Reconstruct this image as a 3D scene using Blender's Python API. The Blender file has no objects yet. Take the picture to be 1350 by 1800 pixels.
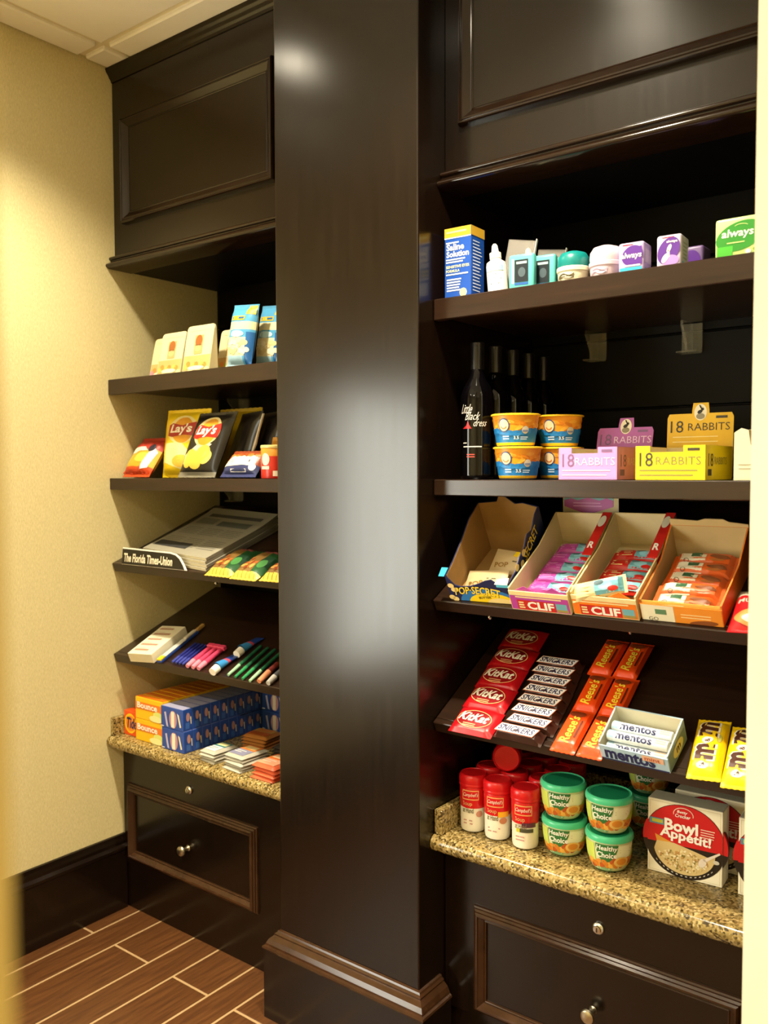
import bpy, bmesh, math, random
from mathutils import Vector, Matrix
from mathutils.geometry import tessellate_polygon

random.seed(11)
scene = bpy.context.scene
COL = scene.collection
PI = math.pi
RAD = math.radians

# ------------------------------------------------------------------ camera
CAM = Vector((2.271, -1.625, 1.370))
YAW, PITCH, ROLL = 0.654972, 0.0467878, -0.00304415
fwd = Vector((-math.sin(YAW) * math.cos(PITCH), math.cos(YAW) * math.cos(PITCH), -math.sin(PITCH)))
rgt0 = Vector((math.cos(YAW), math.sin(YAW), 0))
up0 = rgt0.cross(fwd)
rgt = rgt0 * math.cos(ROLL) + up0 * math.sin(ROLL)
upv = -rgt0 * math.sin(ROLL) + up0 * math.cos(ROLL)
cd = bpy.data.cameras.new('camera')
cam = bpy.data.objects.new('camera', cd)
COL.objects.link(cam)
cam.matrix_world = Matrix(((rgt.x, upv.x, -fwd.x, CAM.x), (rgt.y, upv.y, -fwd.y, CAM.y),
                           (rgt.z, upv.z, -fwd.z, CAM.z), (0, 0, 0, 1)))
cd.sensor_fit = 'VERTICAL'
cd.sensor_height = 36.0
cd.lens = 36.0 * 1520.0 / 1800.0
cd.clip_start = 0.02
cd.dof.use_dof = True
cd.dof.focus_distance = 1.95
cd.dof.aperture_fstop = 4.4
scene.camera = cam

# ------------------------------------------------------------------ light
world = bpy.data.worlds.new('world')
scene.world = world
world.use_nodes = True
world.node_tree.nodes['Background'].inputs[0].default_value = (0.80, 0.88, 1.0, 1)
world.node_tree.nodes['Background'].inputs[1].default_value = 0.6

def area_light(name, loc, rot, sx, sy, power, col):
    l = bpy.data.lights.new(name, 'AREA')
    l.shape = 'RECTANGLE'
    l.size, l.size_y, l.energy, l.color = sx, sy, power, col
    o = bpy.data.objects.new(name, l)
    o.location = loc
    o.rotation_euler = rot
    COL.objects.link(o)
    return o

# daylight that comes through the window in the left wall (behind the photographer's left)
WIN_Y0, WIN_Y1, WIN_Z0, WIN_Z1 = -2.55, -1.20, 0.54, 1.72
area_light('window_daylight', (-0.165, (WIN_Y0 + WIN_Y1) / 2, (WIN_Z0 + WIN_Z1) / 2), (0, -PI / 2, 0),
           WIN_Z1 - WIN_Z0, WIN_Y1 - WIN_Y0, 64.0, (1.0, 0.99, 0.84))
LAMP_COL = (1.0, 0.88, 0.66)
LAMP_POWER = 215.0

vs = scene.view_settings
vs.view_transform = 'Standard'
vs.look = 'None'
vs.gamma = 1.0
vs.exposure = 0.12
vs.use_curve_mapping = False

# ------------------------------------------------------------------ materials
def lin(h):
    if isinstance(h, tuple):
        return h
    h = h.lstrip('#')
    o = []
    for i in (0, 2, 4):
        c = int(h[i:i + 2], 16) / 255.0
        o.append(c / 12.92 if c <= 0.04045 else ((c + 0.055) / 1.055) ** 2.4)
    return tuple(o)

_mats = {}

def M(col, rough=0.5, var=0.06, scale=40.0, metal=0.0, coat=0.0, name=None, spec=0.5):
    key = (col, rough, var, scale, metal, coat, spec)
    if key in _mats:
        return _mats[key]
    m = bpy.data.materials.new(name or 'finish_%d' % len(_mats))
    m.use_nodes = True
    nt = m.node_tree
    b = nt.nodes['Principled BSDF']
    c = lin(col)
    tc = nt.nodes.new('ShaderNodeTexCoord')
    nz = nt.nodes.new('ShaderNodeTexNoise')
    nz.inputs['Scale'].default_value = scale
    nz.inputs['Detail'].default_value = 2
    mx = nt.nodes.new('ShaderNodeMix')
    mx.data_type = 'RGBA'
    mx.inputs[6].default_value = (*[max(0, x * (1 - var)) for x in c], 1)
    mx.inputs[7].default_value = (*[min(1, x * (1 + var)) for x in c], 1)
    nt.links.new(tc.outputs['Object'], nz.inputs['Vector'])
    nt.links.new(nz.outputs['Fac'], mx.inputs[0])
    nt.links.new(mx.outputs[2], b.inputs['Base Color'])
    b.inputs['Roughness'].default_value = rough
    b.inputs['Metallic'].default_value = metal
    b.inputs['Coat Weight'].default_value = coat
    b.inputs['Specular IOR Level'].default_value = spec
    _mats[key] = m
    return m

def ramp_mat(name, coord, stretch, scale, stops, rough, detail=4, coat=0.0, bump=0.0, tex='noise', rough2=None):
    m = bpy.data.materials.new(name)
    m.use_nodes = True
    nt = m.node_tree
    b = nt.nodes['Principled BSDF']
    tc = nt.nodes.new('ShaderNodeTexCoord')
    mp = nt.nodes.new('ShaderNodeMapping')
    mp.inputs['Scale'].default_value = stretch
    nt.links.new(tc.outputs[coord], mp.inputs['Vector'])
    if tex == 'noise':
        t = nt.nodes.new('ShaderNodeTexNoise')
        t.inputs['Detail'].default_value = detail
        out = t.outputs['Fac']
    else:
        t = nt.nodes.new('ShaderNodeTexVoronoi')
        out = t.outputs['Color']
    t.inputs['Scale'].default_value = scale
    nt.links.new(mp.outputs['Vector'], t.inputs['Vector'])
    r = nt.nodes.new('ShaderNodeValToRGB')
    el = r.color_ramp.elements
    while len(el) < len(stops):
        el.new(0.5)
    for e, (p, c) in zip(el, stops):
        e.position = p
        e.color = (*lin(c), 1)
    nt.links.new(out, r.inputs['Fac'])
    nt.links.new(r.outputs['Color'], b.inputs['Base Color'])
    b.inputs['Roughness'].default_value = rough
    b.inputs['Coat Weight'].default_value = coat
    b.inputs['Coat Roughness'].default_value = 0.12
    if rough2:
        mr = nt.nodes.new('ShaderNodeMapRange')
        mr.inputs['To Min'].default_value = rough
        mr.inputs['To Max'].default_value = rough2
        nt.links.new(out, mr.inputs['Value'])
        nt.links.new(mr.outputs[0], b.inputs['Roughness'])
    if bump:
        bp = nt.nodes.new('ShaderNodeBump')
        bp.inputs['Strength'].default_value = bump
        bp.inputs['Distance'].default_value = 0.002
        nt.links.new(out, bp.inputs['Height'])
        nt.links.new(bp.outputs['Normal'], b.inputs['Normal'])
    return m

def clear_mat(name, tint, alpha, rough=0.05):
    m = bpy.data.materials.new(name)
    m.use_nodes = True
    nt = m.node_tree
    b = nt.nodes['Principled BSDF']
    b.inputs['Base Color'].default_value = (*lin(tint), 1)
    b.inputs['Roughness'].default_value = rough
    tr = nt.nodes.new('ShaderNodeBsdfTransparent')
    mx = nt.nodes.new('ShaderNodeMixShader')
    nz = nt.nodes.new('ShaderNodeTexNoise')
    nz.inputs['Scale'].default_value = 25
    mr = nt.nodes.new('ShaderNodeMapRange')
    mr.inputs['To Min'].default_value = alpha * 0.8
    mr.inputs['To Max'].default_value = alpha * 1.2
    nt.links.new(nz.outputs['Fac'], mr.inputs['Value'])
    nt.links.new(mr.outputs[0], mx.inputs[0])
    nt.links.new(tr.outputs[0], mx.inputs[1])
    nt.links.new(b.outputs[0], mx.inputs[2])
    nt.links.new(mx.outputs[0], nt.nodes['Material Output'].inputs[0])
    return m

WOOD = ramp_mat('espresso_wood_vertical_grain', 'Object', (9, 9, 0.55), 9, [(0.25, '#0f0804'), (0.6, '#150b05'), (0.85, '#1b0f08')], 0.20, detail=6, rough2=0.25)
WOOD.node_tree.nodes['Principled BSDF'].inputs['Specular IOR Level'].default_value = 0.55
WOODH = ramp_mat('espresso_wood_horizontal_grain', 'Object', (0.55, 9, 9), 9, [(0.25, '#20140c'), (0.6, '#2c1b11'), (0.85, '#382416')], 0.28, detail=6)
WOODH.node_tree.nodes['Principled BSDF'].inputs['Specular IOR Level'].default_value = 0.5
TRIM_LIT = ramp_mat('espresso_trim_lit', 'Object', (2, 2, 2), 14, [(0.3, '#311d0e'), (0.8, '#3e2615')], 0.16, detail=3)  # trim colour lifted for the lit look of drawer and base mouldings
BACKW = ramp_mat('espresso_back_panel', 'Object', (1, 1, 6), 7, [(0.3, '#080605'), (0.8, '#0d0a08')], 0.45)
TRIM_SHADED = ramp_mat('espresso_trim_shaded', 'Object', (2, 2, 2), 14, [(0.3, '#1a0f07'), (0.8, '#22140a')], 0.15, detail=3)  # same trim with shade put into the colour, for the upper cabinets
BACKW.node_tree.nodes['Principled BSDF'].inputs['Specular IOR Level'].default_value = 0.15
PAPER = ramp_mat('beige_textured_wallpaper', 'Object', (40, 40, 9), 12, [(0.25, '#c5b784'), (0.5, '#d3c592'), (0.75, '#ded1a2')], 0.75, detail=5, bump=0.15)
CREAM = ramp_mat('cream_painted_wall', 'Object', (1, 1, 1), 6, [(0.3, '#eae2c8'), (0.7, '#efe8d0')], 0.6)
JAMB = ramp_mat('yellow_cream_door_jamb', 'Object', (1, 1, 1), 6, [(0.3, '#a18a48'), (0.7, '#a8914e')], 0.6)
GRANITE = ramp_mat('speckled_gold_granite', 'Object', (1, 1, 1), 230, [(0.0, '#1d180f'), (0.2, '#493b20'), (0.42, '#84703f'), (0.7, '#a28a55'), (1.0, '#c6b480')], 0.16, tex='voronoi')
PLANKM = ramp_mat('brown_wood_look_tile', 'Object', (9, 0.7, 4), 10, [(0.25, '#3c2210'), (0.5, '#553318'), (0.8, '#684120')], 0.38, detail=6)
GROUT = M('#a98a60', 0.9, 0.1)
CEILP = M('#fdf8ea', 0.9, 0.02)
CEILG = M('#eee3c2', 0.85, 0.03)
CHROME = M('#d8d4c8', 0.22, 0.03, metal=1.0)
BRASSY = M('#c9bfa6', 0.28, 0.03, metal=1.0)
ACRYL = clear_mat('clear_acrylic', '#cfcab4', 0.22)
CLEARBAG = clear_mat('clear_plastic_sleeve', '#e9e2dc', 0.20, 0.12)
WHITE = M('#f4efe2', 0.5)
WGLOSS = M('#f6f1e6', 0.25)
BLACK = M('#0b0a0b', 0.4)
CARD = M('#a98d5a', 0.75, 0.08)
CARDL = M('#d2c39c', 0.75, 0.06)
RED = M('#c8141a', 0.35)
YEL = M('#f4d21a', 0.35)
NAVY = M('#1a2358', 0.4)

# ------------------------------------------------------------------ mesh helpers
class MB:
    def __init__(self):
        self.v, self.f, self.m, self.mats = [], [], [], []

    def slot(self, mat):
        if mat not in self.mats:
            self.mats.append(mat)
        return self.mats.index(mat)

    def add(self, verts, faces, mat):
        o = len(self.v)
        s = self.slot(mat) if not isinstance(mat, list) else None
        self.v += [tuple(p) for p in verts]
        for i, f in enumerate(faces):
            self.f.append(tuple(o + k for k in f))
            self.m.append(s if s is not None else self.slot(mat[i]))

    def box(self, x0, x1, y0, y1, z0, z1, mat):
        v = [(x, y, z) for z in (z0, z1) for y in (y0, y1) for x in (x0, x1)]
        self.add(v, [(0, 2, 3, 1), (4, 5, 7, 6), (0, 1, 5, 4), (2, 6, 7, 3), (0, 4, 6, 2), (1, 3, 7, 5)], mat)

    def rbox(self, x0, x1, y0, y1, z0, z1, r, mat, seg=1):
        bm = bmesh.new()
        bmesh.ops.create_cube(bm, size=1.0)
        for q in bm.verts:
            q.co = Vector(((x0 + x1) / 2 + q.co.x * (x1 - x0), (y0 + y1) / 2 + q.co.y * (y1 - y0), (z0 + z1) / 2 + q.co.z * (z1 - z0)))
        bmesh.ops.bevel(bm, geom=bm.edges[:], offset=r, segments=seg, profile=0.5, affect='EDGES')
        bm.verts.index_update()
        self.add([q.co for q in bm.verts], [[k.index for k in f.verts] for f in bm.faces], mat)
        bm.free()

    def grid(self, fn, nu, nv, mat, matfn=None):
        vs_ = [fn(i / nu, j / nv) for j in range(nv + 1) for i in range(nu + 1)]
        fs, ms = [], []
        for j in range(nv):
            for i in range(nu):
                a = j * (nu + 1) + i
                fs.append((a, a + 1, a + nu + 2, a + nu + 1))
                ms.append(matfn((i + .5) / nu, (j + .5) / nv) if matfn else mat)
        self.add(vs_, fs, ms)

    def lathe(self, prof, n, matfn, axis='z'):
        vs_, fs, ms = [], [], []
        for (r, z) in prof:
            for k in range(n):
                a = 2 * PI * k / n
                vs_.append((r * math.sin(a), -r * math.cos(a), z))
        for i in range(len(prof) - 1):
            for k in range(n):
                k2 = (k + 1) % n
                fs.append((i * n + k, i * n + k2, (i + 1) * n + k2, (i + 1) * n + k))
                ms.append(matfn(i, (k + .5) / n) if callable(matfn) else matfn)
        fs.append(tuple(range(n - 1, -1, -1)))
        ms.append(ms[0])
        t = (len(prof) - 1) * n
        fs.append(tuple(range(t, t + n)))
        ms.append(ms[-2])
        self.add(vs_, fs, ms)

    def prism(self, pts, fn, d0, d1, mat):
        """closed polygon pts (a,b) extruded from d0 to d1; fn(a,b,d) -> xyz"""
        n = len(pts)
        v = [fn(a, b, d0) for a, b in pts] + [fn(a, b, d1) for a, b in pts]
        f = [(i, (i + 1) % n, n + (i + 1) % n, n + i) for i in range(n)]
        tri = tessellate_polygon([[Vector((a, b, 0)) for a, b in pts]])
        f += [tuple(t) for t in tri] + [tuple(n + k for k in t) for t in tri]
        self.add(v, f, mat)

    def tube(self, p0, p1, r0, r1, mat, n=10):
        p0, p1 = Vector(p0), Vector(p1)
        d = (p1 - p0).normalized()
        a = d.orthogonal().normalized()
        b = d.cross(a)
        v = []
        for p, r in ((p0, r0), (p1, r1)):
            for k in range(n):
                t = 2 * PI * k / n
                v.append(p + a * math.cos(t) * r + b * math.sin(t) * r)
        f = [(k, (k + 1) % n, n + (k + 1) % n, n + k) for k in range(n)] + [tuple(range(n - 1, -1, -1)), tuple(range(n, 2 * n))]
        self.add(v, f, mat)

    def decal(self, shape, mat, mp, off=0.0006):
        pts, faces = shape
        self.add([mp(u, v, off) for u, v in pts], faces, mat)

    def build(self, name, parent=None, smooth=False, recalc=True):
        me = bpy.data.meshes.new(name)
        me.from_pydata(self.v, [], self.f)
        for m in self.mats:
            me.materials.append(m)
        me.polygons.foreach_set('material_index', self.m)
        if recalc:
            bm = bmesh.new()
            bm.from_mesh(me)
            bmesh.ops.recalc_face_normals(bm, faces=bm.faces[:])
            bm.to_mesh(me)
            bm.free()
        if smooth:
            me.polygons.foreach_set('use_smooth', [True] * len(me.polygons))
            me.set_sharp_from_angle(angle=RAD(38))
        me.update()
        o = bpy.data.objects.new(name, me)
        COL.objects.link(o)
        if parent is not None:
            o.parent = parent
        return o

# 2-D shapes for print -------------------------------------------------------
def rect(u0, u1, v0, v1, nu=1, nv=1):
    p = [(u0 + (u1 - u0) * i / nu, v0 + (v1 - v0) * j / nv) for j in range(nv + 1) for i in range(nu + 1)]
    f = [(j * (nu + 1) + i, j * (nu + 1) + i + 1, (j + 1) * (nu + 1) + i + 1, (j + 1) * (nu + 1) + i) for j in range(nv) for i in range(nu)]
    return p, f

def ell(cu, cv, a, b, n=28, rot=0.0, rings=3):
    p = [(cu, cv)]
    f = []
    cr, sr = math.cos(rot), math.sin(rot)
    for q in range(1, rings + 1):
        for k in range(n):
            t = 2 * PI * k / n
            x, y = a * math.cos(t) * q / rings, b * math.sin(t) * q / rings
            p.append((cu + x * cr - y * sr, cv + x * sr + y * cr))
    for k in range(n):
        f.append((0, 1 + k, 1 + (k + 1) % n))
    for q in range(rings - 1):
        o0, o1 = 1 + q * n, 1 + (q + 1) * n
        for k in range(n):
            f.append((o0 + k, o1 + k, o1 + (k + 1) % n, o0 + (k + 1) % n))
    return p, f

def ring(cu, cv, a, b, wd, n=32, t0=0, t1=2 * PI):
    p, f = [], []
    for k in range(n + 1):
        t = t0 + (t1 - t0) * k / n
        p += [(cu + a * math.cos(t), cv + b * math.sin(t)), (cu + (a - wd) * math.cos(t), cv + (b - wd) * math.sin(t))]
        if k:
            f.append((2 * k - 2, 2 * k - 1, 2 * k + 1, 2 * k))
    return p, f

def poly(pts):
    tri = tessellate_polygon([[Vector((a, b, 0)) for a, b in pts]])
    return list(pts), [tuple(t) for t in tri]

def fine(shape, ml):
    """triangulate and subdivide a 2-D shape so that it can follow a curved surface"""
    p, f = list(shape[0]), []
    for q in shape[1]:
        for k in range(1, len(q) - 1):
            f.append((q[0], q[k], q[k + 1]))
    d = lambda a, b: math.hypot(p[a][0] - p[b][0], p[a][1] - p[b][1])
    for _ in range(7):
        if not any(max(d(a, b), d(b, c), d(c, a)) > ml for a, b, c in f):
            break
        mid, g = {}, []
        def m(a, b):
            k = (min(a, b), max(a, b))
            if k not in mid:
                p.append(((p[a][0] + p[b][0]) / 2, (p[a][1] + p[b][1]) / 2))
                mid[k] = len(p) - 1
            return mid[k]
        for a, b, c in f:
            ab, bc, ca = d(a, b) > ml, d(b, c) > ml, d(c, a) > ml
            n = ab + bc + ca
            if n == 3:
                x, y, z = m(a, b), m(b, c), m(c, a)
                g += [(a, x, z), (x, b, y), (z, y, c), (x, y, z)]
            elif n == 0:
                g.append((a, b, c))
            else:
                if n == 1:
                    while not d(a, b) > ml: a, b, c = b, c, a
                    x = m(a, b); g += [(a, x, c), (x, b, c)]
                else:
                    while d(c, a) > ml: a, b, c = b, c, a
                    x, y = m(a, b), m(b, c); g += [(a, x, y), (x, b, y), (a, y, c)]
        f = g
    return p, f

_tx = {}

def _text(s, bold):
    k = (s, bold)
    if k not in _tx:
        cu = bpy.data.curves.new('t', 'FONT')
        cu.body = s
        cu.offset = bold
        cu.resolution_u = 2
        o = bpy.data.objects.new('t', cu)
        COL.objects.link(o)
        me = bpy.data.meshes.new_from_object(o.evaluated_get(bpy.context.evaluated_depsgraph_get()))
        vs_ = [(q.co.x, q.co.y) for q in me.vertices]
        fs = [tuple(p.vertices) for p in me.polygons]
        bpy.data.objects.remove(o)
        bpy.data.curves.remove(cu)
        bpy.data.meshes.remove(me)
        x0, x1 = min(q[0] for q in vs_), max(q[0] for q in vs_)
        y0, y1 = min(q[1] for q in vs_), max(q[1] for q in vs_)
        _tx[k] = ([((a - x0) / (x1 - x0) - .5, (b - y0) / (y1 - y0) - .5) for a, b in vs_], fs, (y1 - y0) / (x1 - x0))
    return _tx[k]

def txt(s, cu, cv, w, h=None, shear=0.0, rot=0.0, bold=0.015, arc=0.0):
    p, f, asp = _text(s, bold)
    h = h or w * asp
    cr, sr = math.cos(rot), math.sin(rot)
    out = []
    for a, b in p:
        x, y = a * w + shear * b * h, b * h - arc * (a * 2) ** 2
        out.append((cu + x * cr - y * sr, cv + x * sr + y * cr))
    return out, f

def lines(u0, v0, w, n, pitch, th, seed=0, ragged=0.35):
    """rows of small print too fine to read, as thin strokes"""
    rr = random.Random(seed)
    p, f = [], []
    for i in range(n):
        ww = w * (1 - ragged * rr.random())
        q, g = rect(u0, u0 + ww, v0 - i * pitch - th, v0 - i * pitch)
        f += [tuple(k + len(p) for k in t) for t in g]
        p += q
    return p, f

# ------------------------------------------------------------------ object helpers
def tag(o, label, cat, group=None):
    o['label'] = label
    o['category'] = cat
    if group:
        o['group'] = group
    return o

def struct(o):
    o['kind'] = 'structure'
    return o

def thing(name, label, cat, loc=(0, 0, 0), rz=0.0, tilt=0.0, roll=0.0, group=None):
    o = bpy.data.objects.new(name, None)
    o.empty_display_size = 0.03
    COL.objects.link(o)
    o.rotation_mode = 'ZYX'
    o.location = loc
    o.rotation_euler = (tilt, roll, rz)
    return tag(o, label, cat, group)

def dup(root, label, loc, rz=0.0, tilt=0.0, roll=0.0):
    r = root.copy()
    COL.objects.link(r)
    r.location = loc
    r.rotation_euler = (tilt, roll, rz)
    r['label'] = label
    for ch in root.children:
        c = ch.copy()
        COL.objects.link(c)
        c.parent = r
        for g in ch.children:
            d = g.copy()
            COL.objects.link(d)
            d.parent = c
    return r

ORD = ['front', 'second', 'third', 'fourth', 'fifth', 'sixth', 'seventh', 'eighth', 'ninth', 'tenth', 'eleventh', 'twelfth']

def nth(i):
    return 'front one' if i == 0 else ORD[i] + ' from the front'

class Slope:
    def __init__(self, y0, z0, deg):
        self.y0, self.z0, self.t = y0, z0, RAD(deg)

    def at(self, x, s, h=0.0):
        return (x, self.y0 + s * math.cos(self.t) - h * math.sin(self.t), self.z0 + s * math.sin(self.t) + h * math.cos(self.t))

R3, R4 = Slope(-.05, 1.085, 28), Slope(-.05, .812, 28)
L3, L4 = Slope(-.03, 1.09, 21.5), Slope(-.03, .808, 21.5)
ZL1, ZS2, ZR1, ZC = 1.652, 1.352, 1.745, 0.556

# box face mappers (box centred in x, front at y = -d/2)
def fmap(d):
    return lambda u, v, o: (u, -d / 2 - o, v)

def rmap(w):
    return lambda u, v, o: (w / 2 + o, u, v)

def tmap(h):
    return lambda u, v, o: (u, v, h + o)

# ------------------------------------------------------------------ sweeps for mouldings
def frame_moulding(mb, x0, x1, z0, z1, prof, y0, mat):
    """mitred rectangular frame; prof = [(inward, proud)]"""
    n = len(prof)
    vs_ = []
    for (cx, cz, sx, sz) in ((x0, z0, 1, 1), (x1, z0, -1, 1), (x1, z1, -1, -1), (x0, z1, 1, -1)):
        for d, p in prof:
            vs_.append((cx + sx * d, y0 - p, cz + sz * d))
    fs = []
    for c in range(4):
        c2 = (c + 1) % 4
        for i in range(n - 1):
            fs.append((c * n + i, c2 * n + i, c2 * n + i + 1, c * n + i + 1))
    mb.add(vs_, fs, mat)

def path_moulding(mb, path, prof, mat):
    """path = [(x,y)] with outward to the right of travel; prof = [(out, z)]; closed ends"""
    n = len(prof)
    P = [Vector(p) for p in path]
    vs_ = []
    for i, p in enumerate(P):
        d0 = (P[i] - P[i - 1]).normalized() if i else None
        d1 = (P[i + 1] - P[i]).normalized() if i < len(P) - 1 else None
        n0 = Vector((d0.y, -d0.x)) if d0 else None
        n1 = Vector((d1.y, -d1.x)) if d1 else None
        if n0 and n1:
            b = (n0 + n1)
            b = b / b.dot(n0)
        else:
            b = n0 or n1
        for o, z in prof:
            vs_.append((p.x + b.x * o, p.y + b.y * o, z))
    fs = []
    for i in range(len(P) - 1):
        for k in range(n - 1):
            fs.append((i * n + k, (i + 1) * n + k, (i + 1) * n + k + 1, i * n + k + 1))
    fs.append(tuple(range(n)))
    fs.append(tuple((len(P) - 1) * n + k for k in range(n)))
    mb.add(vs_, fs, mat)

# ================================================================== SETTING
ZCEIL = 2.585
XR, YB, YF = 3.60, 0.41, -3.20
PX0, PX1, PYF = 0.771, 1.195, -0.102      # pillar
RX1 = 1.98                                # right end of the right bay

# floor with wood-look plank tiles
mb = MB()
mb.box(-.14, XR, YF, .55, -.06, -.0012, GROUT)
floor = struct(mb.build('floor'))
xs = [-.0985]
wts = [.1485, .105, .154, .107, .143, .098]
edges = [-.098, .05, .155, .309, .416, .559, .657]
while edges[-1] < XR - .05:
    edges.append(edges[-1] + (.148 if len(edges) % 2 == 1 else .104))
g = .0036
for i in range(len(edges) - 1):
    x0, x1 = max(edges[i], -.014) + g, edges[i + 1] - g
    wide = (edges[i + 1] - edges[i]) > .125
    ys = [-.16] if wide else [-.50]
    while ys[-1] > YF:
        ys.append(ys[-1] - .62)
    while ys[0] < .1:
        ys.insert(0, ys[0] + .62)
    for k in range(len(ys) - 1):
        a, b = max(ys[k + 1], YF) + g, min(ys[k], .16) - g
        if b - a < .02:
            continue
        m2 = MB()
        w2, l2 = (x1 - x0) / 2, (b - a) / 2
        m2.rbox(-w2, w2, -l2, l2, -.016, 0, .0012, PLANKM)
        o = m2.build('plank', floor)
        o.location = ((x0 + x1) / 2, (a + b) / 2, 0)

# ceiling : grid with tegular panels
mb = MB()
mb.box(-.14, XR, YF, .55, ZCEIL + .012, ZCEIL + .06, CEILG)
ceiling = struct(mb.build('ceiling'))
gx = [-.012, .083] + [.083 + .61 * k for k in range(1, 7)]
gy = [-.004, -.118] + [-.118 - .61 * k for k in range(1, 6)]
for i in range(len(gx) - 1):
    for j in range(len(gy) - 1):
        x0, x1 = gx[i] + (.024 if i else .004), min(gx[i + 1], XR)
        y1, y0 = gy[j] - (0 if not j else 0), gy[j + 1] + .024
        if x1 - x0 < .02:
            continue
        m2 = MB()
        m2.rbox(x0, x1, y0, y1, ZCEIL, ZCEIL + .02, .004, CEILP)
        m2.build('ceiling_panel', ceiling)

# left wall with the window opening
WX = -.015
mb = MB()
mb.box(WX - .12, WX, YF, WIN_Y0, 0, 2.62, PAPER)
mb.box(WX - .12, WX, WIN_Y1, .55, 0, 2.62, PAPER)
mb.box(WX - .12, WX, WIN_Y0, WIN_Y1, 0, WIN_Z0, PAPER)
mb.box(WX - .12, WX, WIN_Y0, WIN_Y1, WIN_Z1, 2.62, PAPER)
struct(mb.build('wall_left'))
PANE = clear_mat('window_glass', '#ffffff', 0.03, 0.02)
win = struct(thing('window_1', 'white framed window in the left wall', 'window'))
del win['label'], win['category']
mb = MB()
fr = .03
mb.box(WX - .06, WX + .012, WIN_Y0 - .02, WIN_Y0 + fr, WIN_Z0 - .02, WIN_Z1 + .02, WHITE)
mb.box(WX - .06, WX + .012, WIN_Y1 - fr, WIN_Y1 + .02, WIN_Z0 - .02, WIN_Z1 + .02, WHITE)
mb.box(WX - .06, WX + .012, WIN_Y0 + fr, WIN_Y1 - fr, WIN_Z0 - .02, WIN_Z0 + fr, WHITE)
mb.box(WX - .06, WX + .012, WIN_Y0 + fr, WIN_Y1 - fr, WIN_Z1 - fr, WIN_Z1 + .02, WHITE)
mb.build('window_frame', win)
mb = MB()
mb.box(WX - .045, WX - .041, WIN_Y0 + fr, WIN_Y1 - fr, WIN_Z0 + fr, WIN_Z1 - fr, PANE)
mb.build('window_pane', win)

# rear wall, far right wall, wall behind the cabinets
mb = MB(); mb.box(-.14, XR, YF - .1, YF, 0, 2.62, PAPER); struct(mb.build('wall_rear'))
mb = MB(); mb.box(XR, XR + .1, YF, .55, 0, 2.62, PAPER); struct(mb.build('wall_far_right'))
mb = MB(); mb.box(-.13, XR, YB + .012, YB + .13, 0, 2.62, BACKW); wb = struct(mb.build('wall_back'))
# horizontal back boards behind the shelves
for (bx0, bx1) in ((WX, PX0), (PX1, RX1)):
    z = .5
    while z < 2.56:
        m2 = MB()
        m2.rbox(bx0 + .001, bx1 - .001, YB, YB + .014, z + .0015, min(z + .17, 2.58) - .0015, .002, BACKW)
        m2.build('back_board', wb)
        z += .17

# cream wall end on the right (sharp strip) and the door jamb right beside the lens (blurred strip)
mb = MB(); mb.box(1.953, XR, -.40, -.29, 0, 2.60, CREAM); struct(mb.build('wall_right'))
mb = MB(); mb.box(1.93, 2.0835, -1.60, -1.5225, 0, 2.60, JAMB); struct(mb.build('trim_1'))

# baseboard along the left wall
mb = MB()
prof = [(0, 0), (.015, 0), (.015, .185), (.020, .190), (.020, .198), (.012, .206), (.012, .216), (.008, .224), (.006, .234), (0, .236)]
path_moulding(mb, [(WX, YF), (WX, -.0015)][::-1], [(-o, z) for o, z in prof], WOOD)
struct(mb.build('baseboard_left'))

# ------------------------------------------------------------------ millwork
PANEL_PROF = [(0, 0), (.001, .005), (.004, .007), (.005, .010), (.009, .013), (.010, .016), (.014, .019), (.017, .019), (.019, .015), (.027, .006), (.028, .004), (.030, .0055), (.032, .0045), (.033, -.006)]

UPPER_PROF = [(0, 0), (.0005, .012), (.003, .016), (.006, .016), (.008, .013), (.010, .0145), (.013, .0145), (.020, .009), (.027, .004), (.029, .003), (.031, .0045), (.033, .003), (.033, -.006)]

# pillar between the two bays
pil = thing('pillar', 'tall glossy dark brown wooden pillar between the two shelf bays', 'pillar')
mb = MB(); mb.rbox(PX0, PX1, PYF, YB, .0, ZCEIL - .001, .0035, WOOD, 2); mb.build('shaft', pil)
mb = MB(); mb.box(PX0 - .031, PX1 + .031, PYF - .031, -.02, 0.0005, .176, WOOD)
mb.build('plinth', pil)
mb = MB()
bp = [(0, .1762), (.033, .1762), (.0345, .180), (.033, .184), (.028, .186), (.027, .190), (.022, .200), (.014, .207), (.012, .209), (.012, .2125), (.007, .216), (.005, .220), (0, .222)]
path_moulding(mb, [(PX0, -.02), (PX0, PYF), (PX1, PYF), (PX1, -.02)], bp, TRIM_LIT)
mb.build('base_moulding', pil)

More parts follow.
